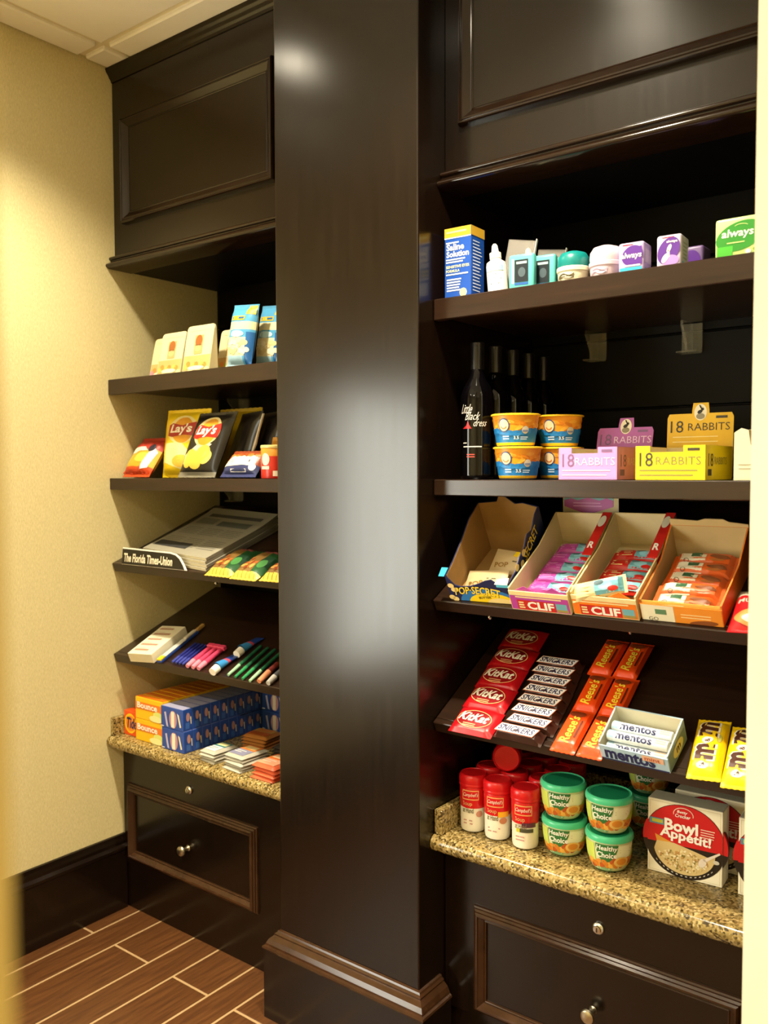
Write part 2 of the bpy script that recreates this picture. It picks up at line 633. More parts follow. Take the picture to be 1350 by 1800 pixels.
def upper_cabinet(x0, x1, px0, px1, label):
    r = thing('upper_cabinet', label, 'cabinet')
    mb = MB(); mb.box(x0 + .001, x1 - .001, .001, YB - .002, 2.012, ZCEIL - .002, WOOD); mb.build('body', r)
    mb = MB()
    frame_moulding(mb, px0, px1, 2.118, 2.430, UPPER_PROF, .001, TRIM_SHADED)
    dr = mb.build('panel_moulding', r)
    mb = MB(); mb.box(px0 + .03, px1 - .03, -.001, .006, 2.148, 2.400, WOOD); mb.build('door_panel', r)
    mb = MB()
    cp = [(0, 2.548), (.003, 2.548), (.005, 2.555), (.010, 2.560), (.014, 2.568), (.020, 2.574), (.024, ZCEIL - .001), (0, ZCEIL - .001)]
    path_moulding(mb, [(x0 + .001, .001), (x1 - .001, .001)], cp, WOOD)
    mb.build('crown_moulding', r)
    mb = MB()
    bead = lambda c, r, o: [(o + r * math.cos(t), c + r * math.sin(t)) for t in [PI / 2 - PI * k / 8 for k in range(9)]]
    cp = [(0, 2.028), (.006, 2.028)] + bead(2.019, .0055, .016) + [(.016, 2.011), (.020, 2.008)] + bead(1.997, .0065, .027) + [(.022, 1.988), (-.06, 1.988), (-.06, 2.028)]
    path_moulding(mb, [(x0 + .001, .001), (x1 - .001, .001)], cp, TRIM_SHADED)
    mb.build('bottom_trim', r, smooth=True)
    mb = MB(); mb.box(x0 + .001, x1 - .001, .0615, YB - .002, 1.990, 2.0115, BACKW); mb.build('soffit', r)
    return r

upper_cabinet(WX, PX0, .034, .676, 'dark wood upper cabinet with framed panel beside the beige wall')
upper_cabinet(PX1, RX1, 1.236, 1.94, 'dark wood upper cabinet with framed panel right of the pillar')

def drawer_cabinet(x0, x1, dx0, dx1, label):
    r = thing('drawer_cabinet', label, 'cabinet')
    mb = MB(); mb.box(x0 + .001, x1 - .001, .004, YB - .002, .0005, .516, WOOD); mb.build('body', r)
    mb = MB(); mb.box(x0 + .003, x1 - .003, -.0005, .003, .145, .500, WOOD)
    d = mb.build('drawer_front', r)
    mb = MB(); frame_moulding(mb, dx0, dx1, .160, .402, PANEL_PROF, -.0005, TRIM_LIT); mb.build('drawer_moulding', d)
    cx = (dx0 + dx1) / 2
    mb = MB(); mb.lathe([(.0125, 0), (.0125, .004), (.0105, .006), (.008, .007), (.0075, .0095), (.004, .010)], 24, CHROME)
    o = mb.build('lock', d, smooth=True); o.location = (cx + .003, -.001, .442); o.rotation_euler = (PI / 2, 0, 0)
    mb = MB(); mb.box(-.001, .001, -.0045, .0045, .0098, .0106, BLACK)
    k = mb.build('keyhole', o)
    del k
    mb = MB(); mb.lathe([(.009, 0), (.0065, .003), (.0055, .012), (.007, .017), (.013, .021), (.0150, .026), (.0135, .030), (.007, .033)], 24, BRASSY)
    o = mb.build('knob', d, smooth=True); o.location = (cx - .008, -.001, .266); o.rotation_euler = (PI / 2, 0, 0)
    return r

drawer_cabinet(WX, PX0, .014, .588, 'dark wood drawer cabinet under the left granite counter')
drawer_cabinet(PX1, RX1, 1.276, 1.858, 'dark wood drawer cabinet under the right granite counter')

def countertop(x0, x1, label):
    r = thing('countertop', label, 'countertop')
    mb = MB()
    R = .0185
    pts = [(YB - .003, .519), (-.060 + R, .519)]
    for k in range(1, 10):
        a = -PI / 2 - PI * k / 10
        pts.append((-.060 + R + R * math.cos(a), .5375 + R * math.sin(a)))
    pts += [(-.060 + R, ZC), (YB - .003, ZC)]
    mb.prism(pts, lambda a, b, d: (d, a, b), x0 + .001, x1 - .001, GRANITE)
    mb.build('slab', r, smooth=True)
    mb = MB(); mb.rbox(x0 + .0015, x0 + .021, -.044, YB - .003, ZC + .0003, .612, .0015, GRANITE); mb.build('side_splash', r)
    mb = MB(); mb.rbox(x0 + .0215, x1 - .002, YB - .023, YB - .003, ZC + .0003, .612, .0015, GRANITE); mb.build('back_splash', r)
    return r

countertop(WX, PX0, 'speckled granite counter holding laundry and soap boxes')
countertop(PX1, RX1, 'speckled granite counter holding soup cups and microwave bowls')

def flat_shelf(x0, x1, yf, ztop, th, label):
    r = thing('shelf', label, 'shelf', ((x0 + x1) / 2, 0, ztop))
    w = (x1 - x0) / 2 - .001
    mb = MB(); mb.rbox(-w, w, yf + .004, YB - .002, -th * .75, -.0005, .001, WOODH); mb.build('board', r)
    mb = MB(); mb.rbox(-w, w, yf, yf + .018, -th, 0, .0018, WOODH); mb.build('front_edge', r)
    return r

flat_shelf(WX, PX0, -.032, ZL1, .046, 'dark wood shelf under the white pouches, highest in the left bay')
flat_shelf(WX, PX0, -.032, ZS2, .035, 'dark wood shelf under the chip bags in the left bay')
flat_shelf(PX1, RX1, -.045, ZR1, .046, 'dark wood shelf under the saline box, highest in the right bay')
flat_shelf(PX1, RX1, -.045, ZS2, .035, 'dark wood shelf under the wine bottles and macaroni cups')

def slant_shelf(x0, x1, sl, length, label, pegs):
    r = thing('slanted_shelf', label, 'shelf', ((x0 + x1) / 2, sl.y0, sl.z0), tilt=sl.t)
    w = (x1 - x0) / 2 - .0015
    mb = MB(); mb.rbox(-w, w, .016, length, -.024, -.0006, .001, WOODH); mb.build('board', r)
    mb = MB(); mb.rbox(-w, w, 0, .0155, -.028, 0, .0018, WOODH); mb.build('front_edge', r)
    for px, s in pegs:
        mb = MB()
        mb.tube((px - (x0 + x1) / 2, s, -.0235), (px - (x0 + x1) / 2, s, -.064), .0035, .0035, CHROME)
        mb.tube((px - (x0 + x1) / 2, s, -.064), (px - (x0 + x1) / 2, s, -.069), .0055, .0045, CHROME)
        mb.build('support_peg', r, smooth=True)
    return r

slant_shelf(WX, PX0, L3, .45, 'slanted dark shelf carrying the newspapers', [(.06, .14), (.372, .06)])
slant_shelf(WX, PX0, L4, .45, 'slanted dark shelf carrying razors and toothpaste', [(.06, .11), (.385, .055)])
slant_shelf(PX1, RX1, R3, .46, 'slanted dark shelf carrying the open snack bar boxes', [(1.30, .045), (1.62, .05)])
slant_shelf(PX1, RX1, R4, .46, 'slanted dark shelf carrying the candy bars', [(1.30, .045), (1.615, .055)])

# clear acrylic brackets on the back boards
def bracket(x, ztop, h, w, label):
    r = thing('shelf_bracket', label, 'bracket', (x, YB - .001, ztop), group='clear acrylic brackets under the shelves')
    mb = MB(); mb.box(-w / 2, w / 2, -.006, 0, -h, -.001, ACRYL); mb.build('back_plate', r)
    mb = MB(); mb.prism([(-.0062, -h), (-.0062, -.002), (-.075, -.002), (-.075, -.014), (-.045, -h * .8), (-.045, -h)], lambda a, b, d: (d, a, b), -.003, .003, ACRYL); mb.build('fin', r)
    mb = MB(); mb.box(-w / 2, w / 2, -.046, -.0062, -h - .004, -h - .0002, ACRYL); mb.build('foot', r)
    return r

bracket(1.38, ZR1 - .036, .066, .042, 'clear acrylic bracket right of the wine bottle necks under the highest right shelf')
bracket(1.61, ZR1 - .036, .066, .046, 'clear acrylic bracket above the yellow display box header')
bracket(1.618, ZS2 - .028, .046, .046, 'clear acrylic bracket above the orange snack bar boxes')
bracket(.118, ZL1 - .036, .055, .048, 'clear acrylic bracket above the black chip bags')
bracket(.088, ZS2 - .028, .05, .045, 'clear acrylic bracket above the newspapers')

# downlights
def downlight(x, y, label, power, size=100):
    r = thing('downlight', label, 'downlight', (x, y, ZCEIL), group='recessed ceiling downlights')
    mb = MB(); mb.lathe([(.085, -.0005), (.085, -.004), (.068, -.006), (.062, -.001)], 32, WHITE); mb.build('trim_ring', r, smooth=True)
    em = bpy.data.materials.get('lamp_glow')
    if not em:
        em = bpy.data.materials.new('lamp_glow')
        em.use_nodes = True
        b = em.node_tree.nodes['Principled BSDF']
        b.inputs['Emission Color'].default_value = (*LAMP_COL, 1)
        b.inputs['Emission Strength'].default_value = 28.0
    mb = MB(); mb.lathe([(.058, -.001), (.058, -.003), (.05, -.004)], 28, em); mb.build('lens', r)
    l = bpy.data.lights.new('downlight_lamp', 'SPOT')
    l.energy, l.color, l.spot_size, l.spot_blend, l.shadow_soft_size = power, LAMP_COL, RAD(size), .9, .05
    o = bpy.data.objects.new('downlight_lamp', l)
    COL.objects.link(o)
    o.parent = r
    o.location = (0, 0, -.012)
    return r

for i, (x, y, pw, cone) in enumerate(((.46, -.50, .74, 122), (1.44, -.50, 1.05, 122), (2.75, -.95, .8, 110), (.55, -2.2, .25, 150), (1.55, -2.35, 1.0, 150), (2.95, -2.2, .4, 120))):
    downlight(x, y, ['round ceiling downlight near the left wall, before the left bay', 'round ceiling downlight before the right bay',
                     'unseen ceiling downlight added over the cream wall end', 'unseen ceiling downlight added beside the window',  # both unseen, added for general room lighting
                     'round ceiling downlight behind the doorway jamb', 'unseen ceiling downlight added in the far rear corner'][i], LAMP_POWER * pw, cone)  # rear corner lamp is unseen too, added for general lighting
# ================================================================== PRODUCTS
def pillow(mb, w, h, t, orient, col, nu=14, nv=16, pu=2.5, pv=3.0, cu=0.0, cv=0.0, wr=0.0, seed=1, flat=False, e=.5, zig=0.0):
    """soft wrapper: u in [-w/2,w/2], v in [0,h]; T(u,v) thickness; orient(u,v,T)->xyz; col(u,v) or material"""
    rr = random.Random(seed)
    ph = [(rr.uniform(20, 60) / max(w, h) * .12, rr.uniform(20, 60) / max(w, h) * .12, rr.uniform(0, 6)) for _ in range(4)]

    def T(u, v):
        a, b = abs(2 * u / w), abs(2 * v / h - 1)
        wa, wb_ = 1 - 2 * cu / w, 1 - 2 * cv / h
        if a >= wa or b >= wb_:
            base = 0.0
        else:
            base = max(0, (1 - (a / wa) ** pu)) ** e * max(0, (1 - (b / wb_) ** pv)) ** e
        n = sum(math.sin(u / w * 6.28 * (1 + k) + v / h * 6.28 * (2.2 - .6 * k) * (1 if k % 2 else -1) + ph[k][2]) for k in range(4)) / 4
        return t * base * (1 + wr * n) + .0008

    def col_(u, v):
        return col(u, v) if callable(col) else col

    mb.grid(lambda a, b: orient((a - .5) * w, b * h + (zig if (b in (0, 1) and int(round(a * nu)) % 2) else 0), T((a - .5) * w, b * h)), nu, nv, None,
            lambda a, b: col_((a - .5) * w, b * h))
    mb.grid(lambda a, b: orient((a - .5) * w, b * h + (zig if (b in (0, 1) and int(round(a * nu)) % 2) else 0), (-.0004 if flat else -T((a - .5) * w, b * h))), nu, nv, None,
            lambda a, b: col_((a - .5) * w, b * h))
    return lambda u, v, o: orient(u, v, T(max(-w / 2, min(w / 2, u)), max(0, min(h, v))) + o)

UPR = lambda u, v, T: (u, -T, v)          # standing, print towards -y
LIE = lambda u, v, T: (u, v, T)           # lying, print up

def bump_up(t):
    return lambda u, v, T: (u, v, T + t)

def carton(name, label, cat, w, d, h, mat, loc, rz=0, tilt=0, roll=0, group=None, part='carton', r=.0012):
    o = thing(name, label, cat, loc, rz, tilt, roll, group)
    mb = MB(); mb.rbox(-w / 2, w / 2, -d / 2, d / 2, 0, h, r, mat); mb.build(part, o)
    return o

# ---------------------------------------------------------------- right bay, highest shelf
BLUE = M('#1c4fae', .35); GOLD = M('#d2a533', .35); PALE = M('#dfe6f2', .5); LEMON = M('#e8e39a', .5)
w, d, h = .066, .058, .150
o = carton('saline_box', 'tall blue carton with gold top band at the left end of the highest right shelf', 'box', w, d, h, BLUE, (1.2465, .0005, ZR1 + .0005), rz=.03)
mb = MB(); F = fmap(d); S = rmap(w)
mb.decal(rect(-w / 2, w / 2, h - .020, h), GOLD, F); mb.decal(rect(-d / 2, d / 2, h - .020, h), GOLD, S)
mb.decal(rect(-w / 2, w / 2, h - .0225, h - .020), PALE, F)
mb.decal(lines(-.028, h - .007, .05, 1, .004, .004, 1, 0), LEMON, F, .001)
mb.decal(lines(-.029, h - .030, .032, 1, .004, .003, 1, 0), PALE, F)
mb.decal(txt('Saline', -.006, h - .041, .044, .014, bold=.03), WHITE, F)
mb.decal(txt('Solution', .0, h - .056, .056, .013, bold=.03), WHITE, F)
mb.decal(lines(-.029, h - .066, .052, 2, .0055, .003, 3), PALE, F)
mb.decal(txt('SENSITIVE EYES', -.0, h - .083, .058, .006, bold=.02), LEMON, F)
mb.decal(txt('FORMULA', -.012, h - .092, .034, .006, bold=.02), LEMON, F)
mb.decal(lines(-.029, h - .098, .055, 1, .0055, .003, 4, 0), PALE, F)
mb.decal(lines(-.027, h - .109, .046, 5, .0058, .003, 5), PALE, F)
mb.decal(ell(.014, .010, .009, .009), LEMON, F)
mb.decal(lines(-.022, h - .030, .040, 16, .007, .002, 6), PALE, S)
mb.build('printed_label', o)

def dropper_bottle(label, loc, rz, roll, body, cap, group):
    o = thing('eye_drop_bottle', label, 'bottle', loc, rz, 0, roll, group)
    mb = MB()
    mb.lathe([(.019, 0), (.0215, .003), (.0215, .060), (.020, .067), (.012, .073), (.011, .076)], 24, body); b = mb.build('bottle_body', o, smooth=True)
    mb = MB(); mb.lathe([(.0125, .0762), (.0125, .088), (.008, .090), (.006, .104), (.003, .108)], 20, cap); mb.build('nozzle_cap', o, smooth=True)
    mb = MB(); cm = lambda u, v, q: ((.0217 + q) * math.sin(u / .0217), -(.0217 + q) * math.cos(u / .0217), v)
    mb.decal(rect(-.020, .022, .046, .058, 8, 1), M('#9db6d6', .5), cm)
    for k in range(3):
        mb.decal(lines(-.014 + .003 * k, .040 - .010 * k, .028, 1, .005, .0022, k), M('#5d6a78', .5), cm)
    mb.build('printed_label', o, recalc=False)
    return o

dropper_bottle('small white dropper bottle leaning beside the blue carton', (1.327, .008, ZR1 + .003), .2, -.09, WGLOSS, WGLOSS, 'eye drop bottles')
dropper_bottle('pale yellow dropper bottle in a clear sleeve, behind the white dropper bottle', (1.362, .085, ZR1 + .003), .1, -.05, M('#e4dcae', .4), M('#dcd6b0', .4), 'eye drop bottles')
for (x, y, rz, roll, hh, lb) in ((1.345, .040, .25, .14, .118, 'clear plastic sleeve leaning behind the white dropper bottle'), (1.400, .085, .2, .10, .098, 'clear plastic sleeve leaning behind the teal packs')):
    o = thing('plastic_sleeve', lb, 'sleeve', (x, y, ZR1 + .004), rz, -.1, roll, 'clear plastic sleeves')
    mb = MB(); mb.rbox(-.030, .030, -.004, .004, 0, hh, .0012, CLEARBAG); mb.build('sleeve', o)
    mb = MB(); mb.rbox(.0302, .0325, -.005, .005, 0, hh + .004, .0008, M('#ddd8d2', .3)); mb.build('sealed_edge', o)

TEAL = M('#5ec0bb', .35); TEALD = M('#0f7a78', .3); TEAL2 = M('#2b8f8b', .4)
for k, (x, y, lb) in enumerate(((1.392, -.004, 'teal soft pack with black label, front of three'), (1.423, .030, 'teal soft pack half hidden behind the front teal pack'), (1.440, .066, 'dark teal soft pack at the back of three'))):
    o = thing('travel_pack', lb, 'pack', (x, y, ZR1 + .0006), .12, 0, 0, 'teal travel packs')
    mt = TEAL if k < 2 else TEAL2
    mb = MB()
    mb.rbox(-.028, .028, -.010, .010, 0, .074, .006, mt, 3); mb.build('pouch', o, smooth=True)
    mb = MB(); F = fmap(.020)
    mb.decal(rect(-.014, .016, .016, .062), M('#16222c', .4), F); mb.decal(rect(-.020, -.015, .014, .064), WHITE, F)
    mb.decal(rect(-.014, .016, .010, .015), M('#2a5fa8', .4), F); mb.decal(ell(.002, .036, .008, .010), M('#4b5b66', .4), F, .001)
    mb.decal(rect(-.010, .013, .053, .058), M('#a9c4c6', .4), F, .001)
    mb.build('printed_label', o)

def deodorant(label, loc, base, cap, stain):
    o = thing('deodorant_jar', label, 'jar', loc, -.1, group='round deodorant jars')
    mb = MB(); mb.lathe([(.0290, 0), (.0300, .002), (.0315, .022), (.0335, .024), (.0335, .031), (.0320, .0325)], 32, base); mb.build('jar_base', o, smooth=True)
    mb = MB(); mb.lathe([(.0315, .033), (.0322, .040), (.0310, .052), (.0250, .061), (.012, .0655), (.002, .0662)], 32, cap); mb.build('cap', o, smooth=True)
    mb = MB(); cm = lambda u, v, q: ((.0318 + q) * math.sin(u / .0318), -(.0318 + q) * math.cos(u / .0318), v)
    mb.decal(txt('~', .0, .0125, .034, .012, shear=.3), stain, cm, .0004)
    mb.decal(lines(-.012, .010, .03, 1, .01, .0016, 1, 0), stain, cm, .0004)
    mb.build('printed_label', o, recalc=False)
    return o

deodorant('round white jar with dark teal cap on the highest right shelf', (1.4995, .010, ZR1 + .0006), M('#e9e2c4', .35), TEALD, M('#5b5136', .4))
deodorant('round pale pink jar beside the purple packs', (1.570, .008, ZR1 + .0006), M('#d9c2cf', .35), M('#dcc6cf', .35), M('#b59cb4', .4))

def pad_pack(label, x, y, w, d, h, body, print_fn, rz=0):
    o = thing('sanitary_pad_pack', label, 'pack', (x, y, ZR1 + .0006), rz, group='sanitary pad packs')
    mb = MB(); mb.rbox(-w / 2, w / 2, -d / 2, d / 2, 0, h, .0055, body, 3); mb.build('wrapper', o, smooth=True)
    mb = MB(); print_fn(mb, w, d, h); mb.build('printed_label', o)
    return o

PURP = M('#5b2f8f', .35); LILAC = M('#b9a6d4', .4); AQUA = M('#38b4d8', .35); PLILAC = M('#cdbfd8', .4)
def pr1(mb, w, d, h):
    F, S = fmap(d), rmap(w)
    i = .004
    mb.decal(rect(-w / 2 + i, w / 2 - i, i, .012), AQUA, F); mb.decal(rect(-d / 2 + i, d / 2 - i, i, .010), AQUA, S)
    mb.decal(ell(.003, .034, .021, .018, rot=.5), PURP, F); mb.decal(rect(.004, w / 2 - i, .016, .050), PURP, F, .0008)
    mb.decal(txt('always', .001, .033, .040, .014, bold=.02, shear=.1), WHITE, F, .0012)
    mb.decal(rect(-.012, .018, .0135, .0165), WHITE, F, .0012)
    mb.decal(rect(-d / 2 + .006, d / 2 - .006, .020, .046), PLILAC, S)
    mb.decal(rect(-.016, .004, h - .0062, h - .0045), RED, F, .0006)
def pr2(mb, w, d, h):
    F, S = fmap(d), rmap(w)
    i = .004
    mb.decal(ell(.0, .032, .019, .026, rot=-.5), PURP, F); mb.decal(ell(.003, .014, .016, .010), M('#a884c9', .4), F, .0008)
    mb.decal(ell(.001, .036, .0035, .008, rot=-.4), WHITE, F, .0012); mb.decal(ell(-.006, .019, .005, .010, rot=-.6), WHITE, F, .0012)
    mb.decal(rect(-.002, .002, .020, .034), WHITE, F, .0012)
    mb.decal(txt('always', .006, .048, .020, .006, bold=.02), WHITE, F, .0012)
    mb.decal(rect(-d / 2 + i, d / 2 - i, i, .011), AQUA, S)
    mb.decal(lines(-.016, .048, .03, 5, .007, .003, 3), M('#9aa093', .5), S)
    mb.decal(rect(-.012, .010, h - .0062, h - .0045), RED, F, .0006)
pad_pack('purple and aqua pad pack next to the pink jar', 1.6275, .010, .050, .048, .060, LILAC, pr1, .05)
pad_pack('lilac pad pack with a white ribbon picture, right of the purple and aqua pack', 1.700, .012, .046, .052, .062, PLILAC, pr2, .05)
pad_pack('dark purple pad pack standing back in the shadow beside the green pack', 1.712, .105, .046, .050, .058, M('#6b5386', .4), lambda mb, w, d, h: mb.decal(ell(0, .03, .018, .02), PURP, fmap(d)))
LIME = M('#c3dc86', .35); GREEN = M('#2f8a2c', .35)
def pr3(mb, w, d, h):
    F = fmap(d)
    mb.decal(ell(-.008, .038, .042, .025, rot=.25), GREEN, F); mb.decal(rect(-w / 2 + .004, -.020, .004, .022), M('#49b137', .35), F, .0008)
    mb.decal(txt('always', -.012, .042, .054, .018, bold=.02, shear=.1), WHITE, F, .0012)
    mb.decal(lines(-.030, .028, .030, 1, .004, .002, 1, 0), LIME, F, .0012)
    mb.decal(ring(-.006, .054, .012, .005, .0012, 14, .3, 2.8), LIME, F, .0012)
    mb.decal(ell(.006, .009, .005, .004), WHITE, F, .0012); mb.decal(ell(.018, .012, .004, .003), M('#7a9a2e', .4), F, .0012)
pad_pack('bright green pad pack at the right end of the highest shelf', 1.836, .014, .102, .060, .072, LIME, pr3, .02)

# ---------------------------------------------------------------- right bay, second shelf
GLASSB = M('#040305', .05, .02, spec=.35)
def wine(i):
    lb = ['black wine bottle with white script, nearest the shelf front', 'second black wine bottle from the shelf front', 'third black wine bottle from the shelf front',
          'fourth black wine bottle from the shelf front', 'black wine bottle farthest from the shelf front'][i]
    loc = (1.268 + .001 * i, .020 + .0765 * i, ZS2 + .0006)
    if i:
        return dup(wine.first, lb, loc, .38)
    o = thing('wine_bottle', lb, 'bottle', loc, .38, group='wine bottles')
    mb = MB()
    mb.lathe([(.033, 0), (.0365, .004), (.037, .01), (.037, .172), (.0355, .187), (.029, .204), (.020, .218), (.0155, .232), (.0140, .240), (.0138, .2402)], 32, GLASSB)
    mb.build('bottle_glass', o, smooth=True)
    mb = MB(); mb.lathe([(.0145, .2404), (.0148, .243), (.0148, .292), (.0152, .2925), (.0152, .298), (.013, .2995)], 24, M('#121013', .3)); mb.build('neck_foil', o, smooth=True)
    mb = MB(); cm = lambda u, v, q: ((.0371 + q) * math.sin(u / .0371), -(.0371 + q) * math.cos(u / .0371), v)
    SC = M('#ddd6cf', .5)
    mb.decal(txt('Little', -.018, .153, .028, .020, shear=.35, bold=0), SC, cm)
    mb.decal(txt('Black', -.004, .137, .032, .017, shear=.35, bold=0), SC, cm)
    mb.decal(txt('dress', .013, .122, .028, .015, shear=.35, bold=0), SC, cm)
    mb.decal(fine(poly([(-.030, .110), (-.006, .110), (-.012, .118), (-.015, .127), (-.019, .117)]), .004), RED, cm)
    mb.build('script_lettering', o, recalc=False)
    mb = MB()
    mb.decal(fine(lines(-.028, .072, .044, 1, .004, .0024, 1, 0), .005), SC, cm)
    mb.decal(fine(lines(-.028, .080, .010, 1, .004, .0022, 1, 0), .005), SC, cm)
    mb.decal(fine(lines(-.018, .055, .028, 2, .005, .0025, 2), .005), M('#b4453a', .4), cm)
    mb.build('printed_label', o, recalc=False)
    wine.first = o
    return o
for i in range(5):
    wine(i)

MACO = M('#f0a020', .4); MACB = M('#1f7fc8', .4); MACY = M('#f7c72a', .35)
def mac(i, label, loc, rz):
    if i:
        return dup(mac.first, label, loc, rz)
    o = thing('macaroni_cup', label, 'cup', loc, rz, group='microwave macaroni cups')
    rz_ = lambda z: .0400 + .0095 * z / .064
    prof = [(.037, 0), (.0395, .002), (rz_(.008), .008), (rz_(.030), .030), (rz_(.064), .064)]
    WH = M('#e9dfc4', .35)
    def mf(k, a):
        ang = (a * 360 + 180) % 360 - 180
        if k == 0: return M('#2a3f66', .4)
        if abs(ang) > 118: return WH
        return [None, MACY, MACB, MACO][k]
    mb = MB(); mb.lathe(prof, 48, mf); mb.build('cup_body', o, smooth=True)
    mb = MB(); mb.lathe([(.0500, .0642), (.0530, .0650), (.0530, .0680), (.0505, .0690), (.002, .0692)], 40, MACY); mb.build('lid', o, smooth=True)
    mb = MB(); cm = lambda u, v, q: ((rz_(v) + .0003 + q) * math.sin(u / .045), -(rz_(v) + .0003 + q) * math.cos(u / .045), v)
    CHE = M('#f6b53a', .45)
    for k in range(16):
        a = -.075 + .0095 * k
        mb.decal(ell(a, .046 + .008 * math.sin(k * 1.9), .0095, .0035, 12, rot=.5 * math.sin(k * 2.3), rings=1), CHE if k % 2 else M('#de8410', .45), cm, .0005)
    for k in range(10):
        mb.decal(ell(-.075 + .016 * k, .030 + .003 * math.sin(k), .011, .006, 12, rings=1), MACB, cm, .0009)
    mb.decal(ell(-.021, .044, .0125, .0145, 24), M('#27407e', .4), cm, .0012)
    mb.decal(ell(-.021, .044, .0105, .0122, 24), M('#ead9b0', .4), cm, .0016)
    mb.decal(ring(-.021, .044, .0075, .008, .0022, 14, 3.5, 5.9), M('#d1782c', .4), cm, .002)
    mb.decal(ell(.024, .034, .0075, .008, 20), M('#d3cdb9', .4), cm, .0014); mb.decal(rect(.018, .030, .030, .034, 3, 1), M('#7f8aa8', .4), cm, .0018)
    mb.decal(txt('3.5', .005, .018, .011, .007), WHITE, cm, .0014)
    mb.decal(lines(-.025, .022, .022, 2, .005, .0025, 2), M('#bcd6ee', .4), cm, .0014); mb.decal(lines(.014, .020, .018, 2, .004, .002, 3), M('#bcd6ee', .4), cm, .0014)
    mb.build('printed_label', o, recalc=False)
    mac.first = o
    return o
mac(0, 'lower orange and blue macaroni cup right beside the front wine bottle', (1.3680, .022, ZS2 + .0006), .42)
mac(1, 'upper orange and blue macaroni cup right beside the front wine bottle', (1.3630, .021, ZS2 + .0702), .42)
mac(2, 'lower macaroni cup standing behind the front stack of macaroni cups', (1.4180, .118, ZS2 + .0006), .45)
mac(3, 'upper macaroni cup standing behind the front stack of macaroni cups', (1.4170, .119, ZS2 + .0702), .45)

def tray(o, w, l, hf, hb, outer, inner, yside=None, t=.0022, hs=None):
    """open display box, base at z=0, front at y=0, back at y=l; hf front wall height, hb back wall height"""
    hs = hs or [(0, hf), (l, hb)]
    mb = MB()
    mb.box(-w / 2, w / 2, 0, l, .0003, t, outer)
    mb.box(-w / 2, w / 2, 0, t, t, hf, outer)
    mb.box(-w / 2, w / 2, l - t, l, t, hb, outer)
    side = [(t, t)] + [(l - t, t)] + [(min(max(y, t), l - t), z) for y, z in reversed(hs)]
    for s in (-1, 1):
        mb.prism(side, lambda a, b, d: (d, a, b), s * w / 2, s * (w / 2 - t), outer)
    mb.build('carton', o)
    mb = MB()
    e = .0008
    mb.box(-w / 2 + t + e, w / 2 - t - e, t + e, l - t - e, t + .0002, t + e, inner)
    mb.box(-w / 2 + t + e, w / 2 - t - e, t + .0001, t + e, t + e, hf - .0005, inner)
    mb.box(-w / 2 + t + e, w / 2 - t - e, l - t - e, l - t - .0001, t + e, hb - .0005, inner)
    s2 = [(t + e, t + e), (l - t - e, t + e)] + [(min(max(y, t + e), l - t - e), z - .0006) for y, z in reversed(hs)]
    for s in (-1, 1):
        mb.prism(s2, lambda a, b, d: (d, a, b), s * (w / 2 - t - .0001), s * (w / 2 - t - e), inner)
    mb.build('inner_liner', o)

